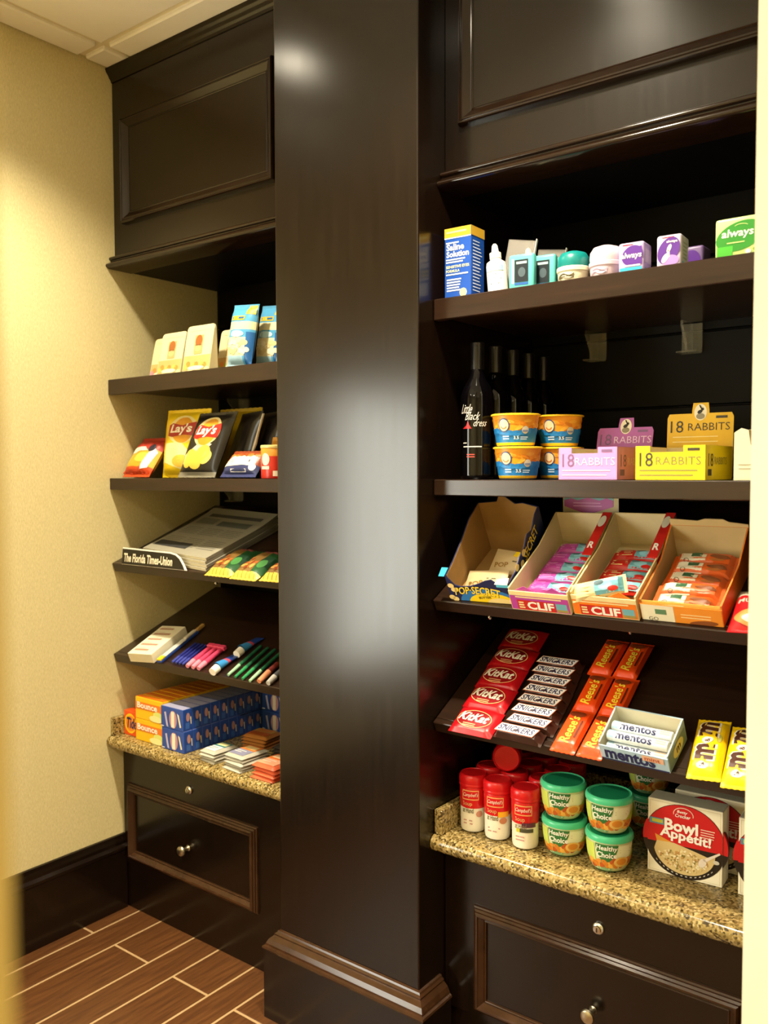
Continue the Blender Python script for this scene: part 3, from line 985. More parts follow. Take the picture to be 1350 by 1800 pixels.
PINK = M('#d98fd0', .4); PINKD = M('#b05fae', .45); SUN = M('#f2d70f', .4); SUND = M('#e0b314', .45)
def display_box(label, x, y, w, l, hf, hc, front, cardm, lean, rz, ink, ink2):
    o = thing('display_box', label, 'display box', (x, y, ZS2 + .0006), rz, group='counter display boxes on the second right shelf')
    tray(o, w, l, hf - .012, hf, front, CARDL, hs=[(0, hf), (.014, hf), (l, hf)])
    # raised ends of the front wall
    mb = MB(); mb.box(-w / 2, -w / 2 + .028, 0, .0022, hf - .0119, hf, front); mb.box(w / 2 - .040, w / 2, 0, .0022, hf - .0119, hf, front); mb.build('front_wall_ends', o)
    mb = MB(); F = lambda u, v, q: (u, -q, v); S = lambda u, v, q: (w / 2 + q, u, v)
    mb.decal(txt('18', -w / 2 + .021, hf * .60, .026, .026, bold=0), ink, F)
    mb.decal(txt('RABBITS', .016, hf * .56, .084, .015, bold=-.004), ink2, F)
    mb.decal(lines(-w / 2 + .008, hf * .30, w - .02, 2, .009, .0022, 1, .1), ink2, F)
    mb.decal(rect(w / 2 - .032, w / 2 - .010, hf - .010, hf - .005), ink, F)
    mb.decal(txt('18', .030, hf * .58, .026, .024, bold=0), ink, S)
    mb.decal(txt('RABBITS', .085, hf * .56, .070, .014, bold=-.004), ink2, S)
    mb.decal(rect(.014, .034, .008, .020), ink, S)
    mb.build('printed_label', o)
    # header card with tab
    mb = MB()
    pts = [(-w / 2, .004), (w / 2, .004), (w / 2, hc - .008), (w / 2 - .004, hc), (.018, hc), (.018, hc + .006), (.016, hc + .021), (-.014, hc + .021), (-.016, hc + .006), (-.016, hc), (-w / 2 + .004, hc), (-w / 2, hc - .008)]
    cl, sl_ = math.cos(lean), math.sin(lean)
    place = lambda a, b, d: (a, l + .0008 + (b * sl_) + d * cl, b * cl - d * sl_)
    mb.prism(pts, place, 0, .0015, cardm)
    c = mb.build('header_card', o)
    mb = MB(); F = lambda u, v, q: place(u, v, -q)
    mb.decal(txt('18', -w / 2 + .020, hc - .026, .026, .024, bold=0), ink, F)
    mb.decal(txt('RABBITS', .018, hc - .027, .082, .015, bold=-.004), ink2 if cardm is PINKD else ink, F)
    mb.decal(lines(-w / 2 + .012, hc - .046, w - .02, 2, .010, .0016, 2, .2), M('#f0dfa0', .5), F)
    mb.decal(rect(w / 2 - .034, w / 2 - .012, hc - .011, hc - .006), ink, F)
    mb.decal(ell(.001, hc + .002, .0125, .0165, 24), M('#efe7cf', .5), F); mb.decal(ell(.001, hc - .006, .0085, .006, 20), M('#8d8670', .5), F, .001)
    mb.decal(ell(.000, hc + .003, .0055, .0035, 14, rot=.5), BLACK, F, .0014); mb.decal(ell(.0045, hc + .008, .003, .003, 12), BLACK, F, .0014)
    mb.decal(ell(.001, hc + .0125, .0014, .005, 12, rot=.5), BLACK, F, .0014)
    mb.build('printed_card', c)
    return o
INK = M('#3b3322', .5); INKL = M('#8f8440', .5); INKP = M('#7d5a86', .5); INKPL = M('#e6c9e4', .5)
display_box('pink open display box with a leaning purple header card, left of the yellow one', 1.5495, -.028, .124, .155, .064, .112, PINK, PINKD, .22, -.03, INKP, INKPL)
display_box('yellow open display box with an upright yellow header card and rabbit emblem', 1.7125, -.028, .131, .155, .064, .132, SUN, SUND, .06, -.02, INK, INKL)

# white torn-open box at the right end
o = thing('torn_box', 'white cut-open box with curved opening right of the yellow display box', 'box', (1.876, -.030, ZS2 + .0006))
wt = M('#ded5b4', .55)
mb = MB()
pts = [(-.048, 0), (.048, 0), (.048, .080), (.030, .088), (.012, .070), (.004, .052), (-.010, .050), (-.020, .062), (-.024, .088), (-.036, .092), (-.048, .084)]
mb.prism(pts, lambda a, b, d: (a, d, b), 0, .002, wt)
mb.prism([(.0021, 0), (.12, 0), (.12, .095), (.0021, .084)], lambda a, b, d: (d, a, b), -.048, -.046, wt)
mb.prism([(.0021, 0), (.12, 0), (.12, .095), (.0021, .080)], lambda a, b, d: (d, a, b), .046, .048, wt)
mb.box(-.0459, .0459, .118, .12, 0, .095, CARD); mb.box(-.0459, .0459, .0021, .1179, 0, .002, CARD)
mb.build('carton', o)
mb = MB(); F = lambda u, v, q: (u, -q, v)
mb.decal(ring(.020, .040, .019, .019, .0012), M('#8a8468', .5), F); mb.decal(lines(-.040, .028, .03, 2, .007, .0012, 1), M('#8a8468', .5), F)
mb.decal(lines(-.012, .012, .03, 1, .007, .003, 1, 0), M('#6e6a5a', .5), F)
mb.build('printed_label', o)
# ---------------------------------------------------------------- right bay, upper slanted shelf
TL = R3.t
SX = lambda u, v, q: (u, -q, v)

# popcorn box, torn open
o = thing('popcorn_box', 'torn-open dark blue popcorn carton with microwave bags inside', 'box', R3.at(1.317, .012, .0006), tilt=TL, rz=.04)
w, l = .150, .205
NB = M('#1b2350', .4)
mb = MB()
t = .0025
mb.box(-w / 2, w / 2, 0, l, .0003, t, NB)
mb.prism([(-w / 2, t), (w / 2, t), (w / 2, .050), (.046, .050), (.036, .058), (.020, .054), (.004, .046), (-.020, .038), (-.044, .036), (-.058, .040), (-w / 2, .064)], lambda a, b, d: (a, d, b), 0, t, NB)
lside = [(t, t), (l - t, t), (l - t, .128), (.150, .118), (.100, .094), (.040, .072), (t, .062)]
mb.prism(lside, lambda a, b, d: (d, a, b), -w / 2, -w / 2 + t, NB)
rside = [(t, t), (l - t, t), (l - t, .118), (.180, .112), (.150, .090), (.125, .094), (.100, .076), (.070, .070), (.040, .054), (t, .050)]
mb.prism(rside, lambda a, b, d: (d, a, b), w / 2 - t, w / 2, NB)
mb.prism([(-w / 2, t), (w / 2, t), (w / 2, .118), (.040, .128), (.020, .126), (.0, .144), (-.016, .146), (-.024, .132), (-w / 2, .128)], lambda a, b, d: (a, d, b), l - t, l, NB)
mb.build('carton', o)
e = .0009
mb = MB()
CI = M('#96723c', .8, .1)
mb.box(-w / 2 + t + e, w / 2 - t - e, t + e, l - t - e, t + .0001, t + e, CI)
mb.prism([(a if abs(a) < .07 else (abs(a) - .0035) * (1 if a > 0 else -1), b - .0008) for a, b in [(-w / 2, t + .0015), (w / 2, t + .0015), (w / 2, .118), (.040, .128), (.020, .126), (.0, .144), (-.016, .146), (-.024, .132), (-w / 2, .128)]], lambda a, b, d: (a, d, b), l - t - e, l - t - .0001, CI)
for pts, x0, x1 in ((lside, -w / 2 + t + .0001, -w / 2 + t + e), (rside, w / 2 - t - e, w / 2 - t - .0001)):
    mb.prism([(min(max(a, t + e), l - t - e), max(b - .0008, t + e)) for a, b in pts], lambda a, b, d: (d, a, b), x0, x1, CI)
mb.build('inner_liner', o)
mb = MB()
S = lambda u, v, q: (w / 2 + q, u, v)
PB = M('#2c74b8', .4); POPC = M('#e9cf87', .6); LET = M('#f2d23c', .4)
mb.decal(ell(.020, .0, .070, .034, 30), PB, lambda u, v, q: (u, -q, max(.0005, min(v, .046))), .0006)
mb.decal(ell(.028, .0, .056, .024, 30), YEL, lambda u, v, q: (u, -q, max(.0005, min(v, .046))), .0010)
mb.decal(ell(.050, .0, .034, .013, 24), POPC, lambda u, v, q: (u, -q, max(.0005, min(v, .046))), .0014)
mb.decal(txt('POP·SECRET', -.004, .029, .112, .021, bold=.03, arc=.006, shear=.1), NB, SX, .0012)
mb.decal(txt('POP·SECRET', -.004, .0295, .110, .0195, bold=.022, arc=.006, shear=.1), LET, SX, .0016)
mb.decal(txt('BUTTER', .012, .0125, .030, .006, bold=.01, rot=.1), INK, SX, .0018)
for q in ((-.066, .038), (-.060, .028), (-.070, .008), (-.062, .004)):
    mb.decal(ell(q[0], q[1], .008, .006, 12), POPC, SX, .0016)
mb.decal(rect(.046, .074, .041, .0495), M('#5cc3e6', .4), SX, .0012)
mb.decal(txt('SECRET', .130, .070, .085, .024, bold=.02, rot=.33), LET, S, .0008)
for q in ((.030, .040), (.050, .058), (.062, .036), (.090, .070), (.075, .052)):
    mb.decal(ell(q[0], q[1], .009, .008, 12), POPC, S, .0012)
mb.decal(rect(.105, .165, .020, .036), PB, S, .0006)
mb.build('printed_label', o)
mb = MB(); mb.prism([(-.0, .0), (.03, -.004), (.030, .012), (.0, .014)], lambda a, b, d: (-w / 2 - .002 - b, a * .6, .060 + a * .35 + d), 0, .001, M('#39b4e0', .4)); mb.build('torn_flap', o)
mb = MB(); mb.prism([(0, 0), (.030, .0), (.034, .016), (.006, .012)], lambda a, b, d: (.044 + a, -.004 + b * .5 + d, .050 + b * .75), 0, .001, M('#efe7cf', .5)); mb.build('torn_flap', o)
# bags of popcorn inside (their own things)
bagm = M('#cbb489', .45)
for k, (x, s, hgt, rz, tl2, col, lb) in enumerate(((1.300, .070, .012, .1, .35, bagm, 'folded tan microwave popcorn bag in front inside the torn carton'), (1.330, .140, .016, -.1, .5, YEL, 'yellow-edged microwave popcorn bag at the back inside the torn carton'))):
    b = thing('popcorn_bag', lb, 'bag', R3.at(x, s, hgt), rz, TL + tl2, 0, 'microwave popcorn bags')
    mb = MB()
    mp = pillow(mb, .098, .060, .007, lambda u, v, T: (u, v - .03, T), (lambda u, v: YEL if (u > .0 and v > .044) else bagm) if k else bagm, 10, 8, 3, 3, cv=.006, wr=.3, seed=k)
    mb.build('bag', b, smooth=True)
    mb = MB(); mb.decal(txt('POP', -.020, .020, .034, .012, bold=.02, rot=.15), M('#9a7430', .4), mp, .001); mb.build('lettering', b, recalc=False)
    mb = MB(); mb.decal(lines(.004, .034, .03, 1, .008, .003, k), M('#6a5a3a', .4), mp, .001)
    mb.build('printed_label', b, recalc=False)

# snack bars (flow wrapped)
def snack_bar(name, label, cat, loc, rz, tilt, l, w, t, col, prints, group, roll=0):
    b = thing(name, label, cat, loc, rz, tilt, roll, group)
    mb = MB(); mp = pillow(mb, l, w, t, LIE, col, 18, 8, 8, 3.0, cu=.007, wr=.12, seed=len(label), flat=True)
    mb.build('wrapper', b, smooth=True)
    mb = MB(); prints(mb, mp); mb.build('printed_label', b, recalc=False)
    return b

def bar_tray(label, x, s, w, l, hf, hs_f, hb, outer, inner, rz, band):
    o = thing('bar_display_box', label, 'display box', R3.at(x, s, .0006), rz, TL, 0, 'open snack bar boxes')
    tray(o, w, l, hf, hb, outer, inner, hs=[(0, hs_f), (l * .6, hs_f + .006), (l, hb)])
    return o

MAG = M('#b0409c', .4); ORG = M('#e8791c', .4); CREAMC = M('#e9d79c', .55); REDB = M('#c2241c', .4); BTEAL = M('#6aa9b8', .45)
def clif(label, x, s, col, rz, header):
    w, l = .132, .262
    o = bar_tray(label, x, s, w, l, .046, .052, .080, CREAMC, CARDL, rz, col)
    mb = MB()
    mb.decal(rect(-w / 2 + .001, w / 2 - .001, .002, .036), col, SX)
    mb.decal(lines(-w / 2 + .014, .0345, w - .03, 1, .004, .003, 1, 0), CREAMC, SX, .001)
    mb.decal(rect(-.050, .034, .0025, .026), REDB, SX, .001)
    mb.decal(txt('CLIF', .002, .0145, .060, .019, bold=.035), WGLOSS, SX, .0014); mb.decal(lines(-.047, .022, .013, 3, .006, .0035, 2, .1), CREAMC, SX, .0014)
    mb.decal(rect(.036, .060, .010, .024), BTEAL, SX, .001); mb.decal(rect(.036, .062, .004, .010), M('#9a8a4a', .5), SX, .001)
    R = lambda u, v, q: (w / 2 - .0011, u, v + q)
    S = lambda u, v, q: (w / 2 + q, u, v)
    mb.build('printed_label', o)
    mb = MB()
    mb.decal(rect(.125, .255, .004, .054), REDB, S); mb.decal(txt('R', .150, .036, .020, .022, bold=.03), WHITE, S, .001)
    mb.decal(ell(.222, .040, .022, .014), WHITE, S, .001)
    mb.build('side_print', o)
    # red corner panel folded over the top of the right side wall
    mb = MB(); mb.prism([(.128, .0588), (.2615, .0818), (.2615, .0828), (.128, .0598)], lambda a, b, d: (d, a, b), w / 2 - .019, w / 2 + .001, REDB); rim = mb.build('folded_rim', o)
    RM = lambda u, v, q: (w / 2 - .009 + u, v, .0598 + (v - .128) * .1723 + q)
    mb = MB(); mb.decal(txt('R', .0, .158, .013, .020, bold=.03), WHITE, RM, .0006); mb.build('rim_letter', rim)
    mb = MB(); mb.decal(ell(-.002, .232, .008, .018, 18), M('#e4dcc4', .5), RM, .0006); mb.build('rim_swirl', rim)
    mb = MB(); mb.prism([(-.052, 0), (-.030, .010), (-.006, 0)], lambda a, b, d: (a, .0035 + d, .0462 + b), 0, .001, col)
    mb.prism([(.010, 0), (.034, .012), (.054, 0)], lambda a, b, d: (a, .0035 + d, .0462 + b), 0, .001, col); mb.build('tear_tabs', o)
    if header:
        up = lambda a, b, d: (a, l + .001 + d + b * .50, b)
        mb = MB(); mb.prism([(-w / 2, .0), (w / 2, .0), (w / 2, .102), (-w / 2, .102)], up, 0, .0015, CARDL); c = mb.build('header_card', o)
        F = lambda u, v, q: up(u, v, -q)
        mb = MB(); mb.decal(rect(-w / 2 + .004, w / 2 - .012, .084, .102), BTEAL, F)
        mb.decal(poly([(-w / 2 + .004, .086), (-.045, .090), (-.03, .086), (-.005, .092), (.022, .086), (.038, .091), (w / 2 - .012, .086), (w / 2 - .012, .074), (.010, .062), (-.02, .062), (-w / 2 + .004, .074)]), MAG, F, .001)
        mb.decal(lines(-.04, .082, .07, 2, .006, .002, 4), PINK, F, .0014); mb.build('printed_card', c)
    return o

clif('snack bar box with magenta front and tall header card behind', 1.464, -.001, MAG, 0, True)
clif('snack bar box with orange front, between the magenta and the tallest orange box', 1.600, .004, ORG, 0, False)

def clif_bar(label, x, s, h, rz, col, k, extra=0, roll=0):
    def pr(mb, mp):
        mb.decal(rect(-.004, .050, .003, .032, 8, 4), BTEAL, mp, .0006)
        mb.decal(ell(.018, .018, .014, .009, 16), M('#87bfd0', .45), mp, .001); mb.decal(ell(.032, .010, .010, .005, 14), REDB, mp, .0014)
        mb.decal(lines(-.042, .030, .036, 4, .0065, .002, k), PINK if col is MAG else CREAMC, mp, .001)
        mb.decal(ell(.006, .026, .010, .005, 14), M('#46606a', .45), mp, .0012)
    return snack_bar('snack_bar', label, 'snack bar', R3.at(x, s, h), rz, TL + extra, .112, .036, .014, col, pr, 'bars in the open boxes', roll)
for k in range(5):
    clif_bar('magenta and blue snack bar in the magenta box, ' + nth(k), 1.466 + .002 * math.sin(k * 2), .036 + .038 * k, .014 + .0, .05 * math.sin(k * 1.7), MAG, k)
for k in range(4):
    clif_bar('red and blue snack bar in the middle orange box, ' + nth(k), 1.602, .060 + .038 * k, .014, .05 * math.cos(k * 1.7), REDB, k + 7)
clif_bar('snack bar tipped up on top of the others in the middle orange box', 1.592, .012, .040, .28, CREAMC, 3, .75)

# tallest orange box on the right
w, l = .150, .212
o = bar_tray('snack bar box with white and orange front, next to the red bag', 1.7445, .010, w, l, .036, .044, .082, ORG, M('#c3ab7a', .75), 0, ORG)
mb = MB()
mb.decal(rect(-w / 2 + .001, -.012, .0005, .0355), M('#e9e2c6', .45), SX); mb.decal(rect(-.0115, w / 2 - .001, .0005, .0355), M('#e98f2a', .45), SX)
mb.decal(rect(-.047, -.026, .016, .027), M('#5d8560', .5), SX, .001); mb.decal(txt('GO', -.052, .005, .018, .008, bold=.0), INK, SX, .001)
mb.decal(lines(.0, .021, .058, 2, .006, .002, 5, .1), M('#f7d89a', .5), SX, .001); mb.decal(ell(.040, .004, .026, .006, 20, rot=.1), M('#8a4a1c', .5), lambda u, v, q: (u, -q, max(v, .0006)), .001)
mb.build('printed_label', o)
mb = MB(); mb.box(-w / 2 + .004, w / 2 - .004, .0032, .0042, .0362, .042, M('#e9c25a', .5)); mb.build('torn_rim', o)
mb = MB(); mb.prism([(-w / 2, .082), (w / 2, .082), (w / 2, .088), (.040, .092), (.030, .098), (-.005, .098), (-.02, .093), (-w / 2, .096)], lambda a, b, d: (a, l - .0022 + d, b), 0, .002, M('#c9b27e', .7)); mb.build('torn_back_rim', o)
def go_bar(label, x, s, h, rz, k):
    def pr(mb, mp):
        mb.decal(rect(-.044, .004, .001, .035, 8, 4), M('#d8cfb8', .45), mp, .0006)
        mb.decal(rect(-.024, -.004, .016, .029, 3, 2), M('#2f5a3a', .5), mp, .001); mb.decal(ring(-.032, .007, .005, .004, .0012, 14), INK, mp, .001)
        mb.decal(ell(.030, .018, .020, .006, 16, rot=-.15), M('#7d4420', .5), mp, .001); mb.decal(ell(.026, .010, .014, .003, 14), M('#a9642c', .5), mp, .001)
    return snack_bar('snack_bar', label, 'snack bar', R3.at(x, s, h), rz, TL + .05, .124, .038, .016, M('#cf5a1c', .4), pr, 'bars in the open boxes')
for k in range(5):
    go_bar('white and orange snack bar in the tallest orange box, ' + nth(k), 1.744 + .003 * math.sin(k * 3), .018 + .036 * k, .020 + .002 * (k % 2), .06 * math.sin(k * 2.1), k)

# red bag at the right end
b = thing('snack_bag', 'red snack bag with pale top lying right of the orange boxes', 'bag', R3.at(1.866, .0, .001), .08, TL, 0)
mb = MB(); mp = pillow(mb, .078, .125, .022, LIE, lambda u, v: M('#d8cfb6', .4) if v > .086 else RED, 12, 16, 2.5, 3, cv=.008, wr=.15, seed=5, flat=True); mb.build('bag', b, smooth=True)
mb = MB(); mb.decal(txt('MUNCH', .0, .070, .056, .012, bold=.02, arc=.004), M('#efb9a6', .4), mp, .0008)
mb.decal(ell(.0, .026, .030, .016), M('#e6853e', .5), mp, .0008); mb.decal(ell(.004, .022, .02, .008), M('#f0d7b0', .5), mp, .0012); mb.decal(lines(-.02, .104, .03, 1, .004, .004, 1, 0), M('#2f5a3a', .5), mp, .001)
mb.build('printed_label', b, recalc=False)

# ---------------------------------------------------------------- right bay, candy shelf
TL = R4.t
KRED = M('#b9101a', .32)
def kitkat(i, s, h, x, tl2):
    lb = 'red chocolate wafer bar in the left column, ' + nth(i)
    loc = R4.at(x, s, h)
    if i:
        return dup(kitkat.first, lb, loc, .02 * (-1) ** i, TL + tl2)
    b = thing('wafer_bar', lb, 'candy bar', loc, 0, TL + tl2, group='red wafer bars')
    mb = MB(); mp = pillow(mb, .106, .074, .011, LIE, KRED, 16, 10, 8, 6, cu=.004, wr=.05, seed=3, flat=True); mb.build('wrapper', b, smooth=True)
    mb = MB()
    mb.decal(ring(-.002, .036, .042, .025, .0016), M('#f3c98a', .4), mp, .0007); mb.decal(ell(-.002, .036, .0395, .0225), M('#8e0d14', .4), mp, .0007)
    mb.decal(txt('KitKat', -.002, .040, .070, .024, shear=.25, bold=.03, rot=-.03), M('#f5efdf', .4), mp, .0012)
    mb.decal(lines(-.022, .022, .038, 2, .005, .0022, 2, .2), M('#e8b27c', .4), mp, .0012)
    mb.build('printed_label', b, recalc=False)
    kitkat.first = b
    return b
for i, (s, x) in enumerate(((-.016, 1.300), (.058, 1.296), (.124, 1.294), (.190, 1.291), (.256, 1.288))):
    kitkat(i, s, .001 + .0035 * i, x, .05)

SNK = M('#3a2018', .32)
def snickers(i, s, x, rz):
    lb = 'brown chocolate bar with white label, ' + nth(i)
    loc = R4.at(x, s, .001)
    if i:
        return dup(snickers.first, lb, loc, rz, TL + .10)
    b = thing('chocolate_bar', lb, 'candy bar', loc, rz, TL + .10, group='brown chocolate bars')
    mb = MB(); mp = pillow(mb, .112, .034, .020, LIE, SNK, 18, 8, 10, 4, cu=.006, wr=.05, seed=2, flat=True); mb.build('wrapper', b, smooth=True)
    mb = MB()
    mb.decal(poly([(-.050, .004), (.040, .004), (.049, .027), (-.041, .027)]), M('#b5532f', .4), lambda u, v, q: (u, v, .0203 + q), .0004)
    mb.decal(poly([(-.0485, .0055), (.039, .0055), (.047, .0255), (-.040, .0255)]), M('#ece6e0', .4), lambda u, v, q: (u, v, .0203 + q), .0008)
    mb.decal(txt('SNICKERS', -.001, .0155, .080, .015, shear=.25, bold=.015), M('#2a2a5c', .4), lambda u, v, q: (u, v, .0203 + q), .0012)
    mb.build('printed_label', b, recalc=False)
    snickers.first = b
    return b
for i in range(8):
    snickers(i, -.008 + .0325 * i, [1.411, 1.424, 1.420, 1.418, 1.416, 1.412, 1.408, 1.404][i], [-.02, -.02, .0, -.01, -.02, -.01, -.01, .0][i])

ROR = M('#e2470f', .32)
def reese(i, x, s, h, rz, label):
    loc = R4.at(x, s, h)
    if i:
        return dup(reese.first, label, loc, rz, TL + .03)
    b = thing('peanut_butter_cups', label, 'candy pack', loc, rz, TL + .03, group='orange candy packs')
    mb = MB(); mp = pillow(mb, .053, .122, .011, LIE, ROR, 10, 18, 5, 7, cv=.009, wr=.06, seed=4, flat=True, zig=-.0015); mb.build('wrapper', b, smooth=True)
    mb = MB()
    mb.decal(txt("Reese's", -.003, .056, .072, .022, rot=PI / 2, shear=.2, bold=.02), M('#f4d03a', .4), mp, .0008)
    mb.decal(rect(.013, .0165, .034, .082, 1, 5), M('#5a2410', .4), mp, .0008); mb.decal(ell(-.002, .099, .018, .009), M('#7d3212', .4), mp, .0008)
    mb.build('printed_label', b, recalc=False)
    reese.first = b
    return b
RL = ['left', 'right']
for r_ in range(3):
    for c_ in range(2):
        reese(r_ * 2 + c_, [1.514, 1.571][c_] + [0, .0, -.012][r_], [-.010, .104, .222][r_], .001 + .003 * r_, [.0, .02, -.02][r_],
              'orange candy pack with yellow script, %s one of the %s pair' % (RL[c_], ['front', 'middle', 'back'][r_]))

# mint box
o = thing('mint_box', 'open pale blue carton of mint rolls in front of the orange candy packs', 'display box', R4.at(1.664, -.006, .0006), -.03, TL + .0)
w, l = .136, .094
MBL = M('#a9c7da', .45)
o.location = R4.at(1.663, -.003, .0006)
tray(o, w, l, .034, .052, MBL, M('#cfc8ac', .6), hs=[(0, .040), (l, .052)])
mb = MB()
mb.decal(txt('mentos', -.008, .018, .100, .026, bold=.04), NAVY, SX); mb.decal(rect(.018, .060, .020, .033), M('#e6b89a', .4), SX, .0012)
mb.decal(txt('mint', .038, .0265, .030, .009, bold=.015), M('#b5502c', .4), SX, .0016)
mb.decal(rect(-w / 2 + .001, w / 2 - .001, .0005, .004), NAVY, SX, .0005)
S = lambda u, v, q: (w / 2 + q, u, v)
mb.decal(rect(.004, .090, .003, .036), M('#7d9aa8', .45), S); mb.decal(ell(.050, .020, .026, .014), LEMON, S, .001); mb.decal(txt('m', .05, .02, .02, .012), NAVY, S, .0014)
mb.build('printed_label', o)
def roll(i, x, s, h, label):
    loc = R4.at(x, s, h)
    if i:
        return dup(roll.first, label, loc, -.02, TL)
    b = thing('mint_roll', label, 'mint roll', loc, -.02, TL, group='rolls in the mint carton')
    mb = MB(); mb.lathe([(.003, -.060), (.0095, -.0595), (.0105, -.058), (.0105, .058), (.0095, .0595), (.003, .060)], 20, lambda k, a: M('#dfe9ee', .35))
    mb.v = [(z, x_, y_) for x_, y_, z in mb.v]
    mb.build('roll', b, smooth=True)
    mb = MB(); cm = lambda u, v, q: (u, (.0107 + q) * math.sin(v / .0107), (.0107 + q) * math.cos(v / .0107))
    mb.decal(txt('mentos', -.006, -.005, .072, .013, bold=.03), NAVY, cm, .0003); mb.decal(rect(.036, .056, -.006, .002, 2, 4), M('#e8b8a0', .4), cm, .0003)
    mb.decal(rect(-.058, -.046, -.012, .012, 2, 6), M('#9cc2d4', .4), cm, .0003)
    mb.build('printed_label', b, recalc=False)
    roll.first = b
    return b
for i, (s, h, lb) in enumerate(((.020, .0150, 'mint roll at the front bottom of the pale blue carton'), (.044, .0150, 'mint roll at the middle bottom of the pale blue carton'), (.072, .0150, 'mint roll at the back bottom of the pale blue carton'),
                                (.032, .0335, 'mint roll lying on top at the front of the pale blue carton'), (.058, .0335, 'mint roll lying on top at the back of the pale blue carton'))):
    roll(i, 1.663, s - .003, h, lb)

MYEL = M('#f3cb12', .32); MBR = M('#4a2613', .4)
def mms(i, x, s, rz, label, h=.001):
    loc = R4.at(x, s, h)
    if i:
        return dup(mms.first, label, loc, rz, TL + .04)
    b = thing('peanut_candy_bag', label, 'candy bag', loc, rz, TL + .04, group='yellow candy bags')
    mb = MB(); mp = pillow(mb, .060, .150, .016, LIE, MYEL, 12, 20, 3, 5, cv=.009, wr=.14, seed=8, flat=True, zig=-.0015); mb.build('wrapper', b, smooth=True)
    mb = MB()
    mb.decal(txt('m', -.003, .054, .042, .040, rot=PI / 2, bold=.075), M('#f3ecd8', .4), mp, .0008); mb.decal(txt('m', -.003, .112, .042, .040, rot=PI / 2, bold=.075), M('#f3ecd8', .4), mp, .0008)
    mb.decal(txt('m', -.003, .054, .037, .033, rot=PI / 2, bold=.045), MBR, mp, .0012); mb.decal(txt('m', -.003, .112, .037, .033, rot=PI / 2, bold=.045), MBR, mp, .0012)
    mb.decal(ell(-.002, .083, .010, .008), M('#f3ecd8', .4), mp, .001); mb.decal(txt('&', -.002, .082, .010, .010, rot=PI / 2, bold=.02), MBR, mp, .0014)
    mb.decal(ell(-.004, .023, .010, .007), M('#f3ecd8', .4), mp, .0008); mb.decal(txt("'s", -.004, .023, .008, .008, rot=PI / 2), MBR, mp, .0012)
    mb.decal(ell(.018, .090, .005, .010), M('#a9a03a', .5), mp, .0008)
    mb.build('printed_label', b, recalc=False)
    mms.first = b
    return b
mms(0, 1.790, -.004, .12, 'yellow candy bag nearest the mint carton')
mms(1, 1.852, -.010, .10, 'yellow candy bag between two others at the right end', .002)
mms(2, 1.914, .000, .08, 'yellow candy bag cut off by the cream wall end')

# ---------------------------------------------------------------- right counter
SRED = M('#d0161c', .28); SWH = M('#efe9d6', .35)
def soup(i, label, loc, rz=.35, tilt=0, variant=0):
    key = 'v%d' % variant
    if key in soup.src:
        return dup(soup.src[key], label, loc, rz, tilt)
    o = thing('soup_cup', label, 'cup', loc, rz, tilt, group='red and white soup cups')
    prof = [(.022, 0), (.0270, .003), (.0285, .010), (.0290, .045), (.0290, .056), (.0305, .070), (.0310, .098), (.0300, .103)]
    def mf(k, a):
        return SRED if k >= 5 or (k == 4) else SWH
    mb = MB(); mb.lathe(prof, 36, mf); mb.build('cup_body', o, smooth=True)
    mb = MB(); mb.lathe([(.0305, .1032), (.0322, .1045), (.0325, .108), (.0318, .110), (.0325, .112), (.0325, .124), (.0300, .129), (.0280, .1305), (.0270, .1290), (.002, .1290)], 36, SRED); mb.build('lid', o, smooth=True)
    mb = MB(); cm = lambda u, v, q: (((.0313 if v > .07 else .0298) + q) * math.sin(u / .030), -((.0313 if v > .07 else .0298) + q) * math.cos(u / .030), v)
    GB = M('#e8a765', .4)
    mb.decal(rect(-.022, .016, .076, .098, 8, 1), GB, cm, .0003); mb.decal(rect(-.020, .014, .0785, .0955, 8, 1), SRED, cm, .0007)
    mb.decal(txt("Campbell's", -.003, .087, .033, .011, shear=.3, bold=.0), SWH, cm, .0011)
    DK = [M('#5c5a3a', .4), M('#6a5a20', .4), M('#7c6a4a', .4)][variant]
    mb.decal(txt('Soup', -.010, .066, .022, .012, bold=.0), M('#d8b778', .4), cm, .0008)
    mb.decal(txt('at Hand', -.009, .052, .026, .012, bold=.01), DK, cm, .0008)
    mb.decal(lines(-.020, .030, .030, 2, .007, .003, variant), M('#c4948c', .4), cm, .0006)
    if variant == 0:
        mb.decal(ell(.018, .044, .008, .007), M('#c98a72', .4), cm, .0006)
    elif variant == 1:
        mb.decal(rect(.004, .030, .054, .066, 6, 1), M('#f0b41c', .4), cm, .0006); mb.decal(ell(.016, .046, .009, .007), M('#c07a52', .4), cm, .0009)
    else:
        mb.decal(rect(-.006, .026, .050, .060, 6, 1), M('#5a2a40', .4), cm, .0006); mb.decal(rect(-.018, .020, .039, .047, 8, 1), M('#4a4a3a', .4), cm, .0006); mb.decal(rect(-.018, -.010, .039, .047, 2, 1), M('#c9c22c', .4), cm, .0009)
    mb.build('printed_label', o, recalc=False)
    soup.src[key] = o
    return o
soup.src = {}
ZK = ZC + .0007
SXs = [1.2510, 1.3165, 1.3880]
for c_ in range(3):
    soup(0, ['soup cup with white label bottom at the left end of the front row', 'soup cup with yellow patch in the middle of the front row', 'soup cup with dark purple patch at the right of the front row'][c_], (SXs[c_], .034 - .004 * c_, ZK), .42, 0, c_)
for r_ in range(1, 4):
    for c_ in range(3):
        soup(0, 'soup cup in the %s row of the block, %s of three' % (['', 'second', 'third', 'fourth'][r_], ['left', 'middle', 'right'][c_]),
             (SXs[c_] + .003 * r_, .034 + .0685 * r_, ZK), .42, 0, c_)
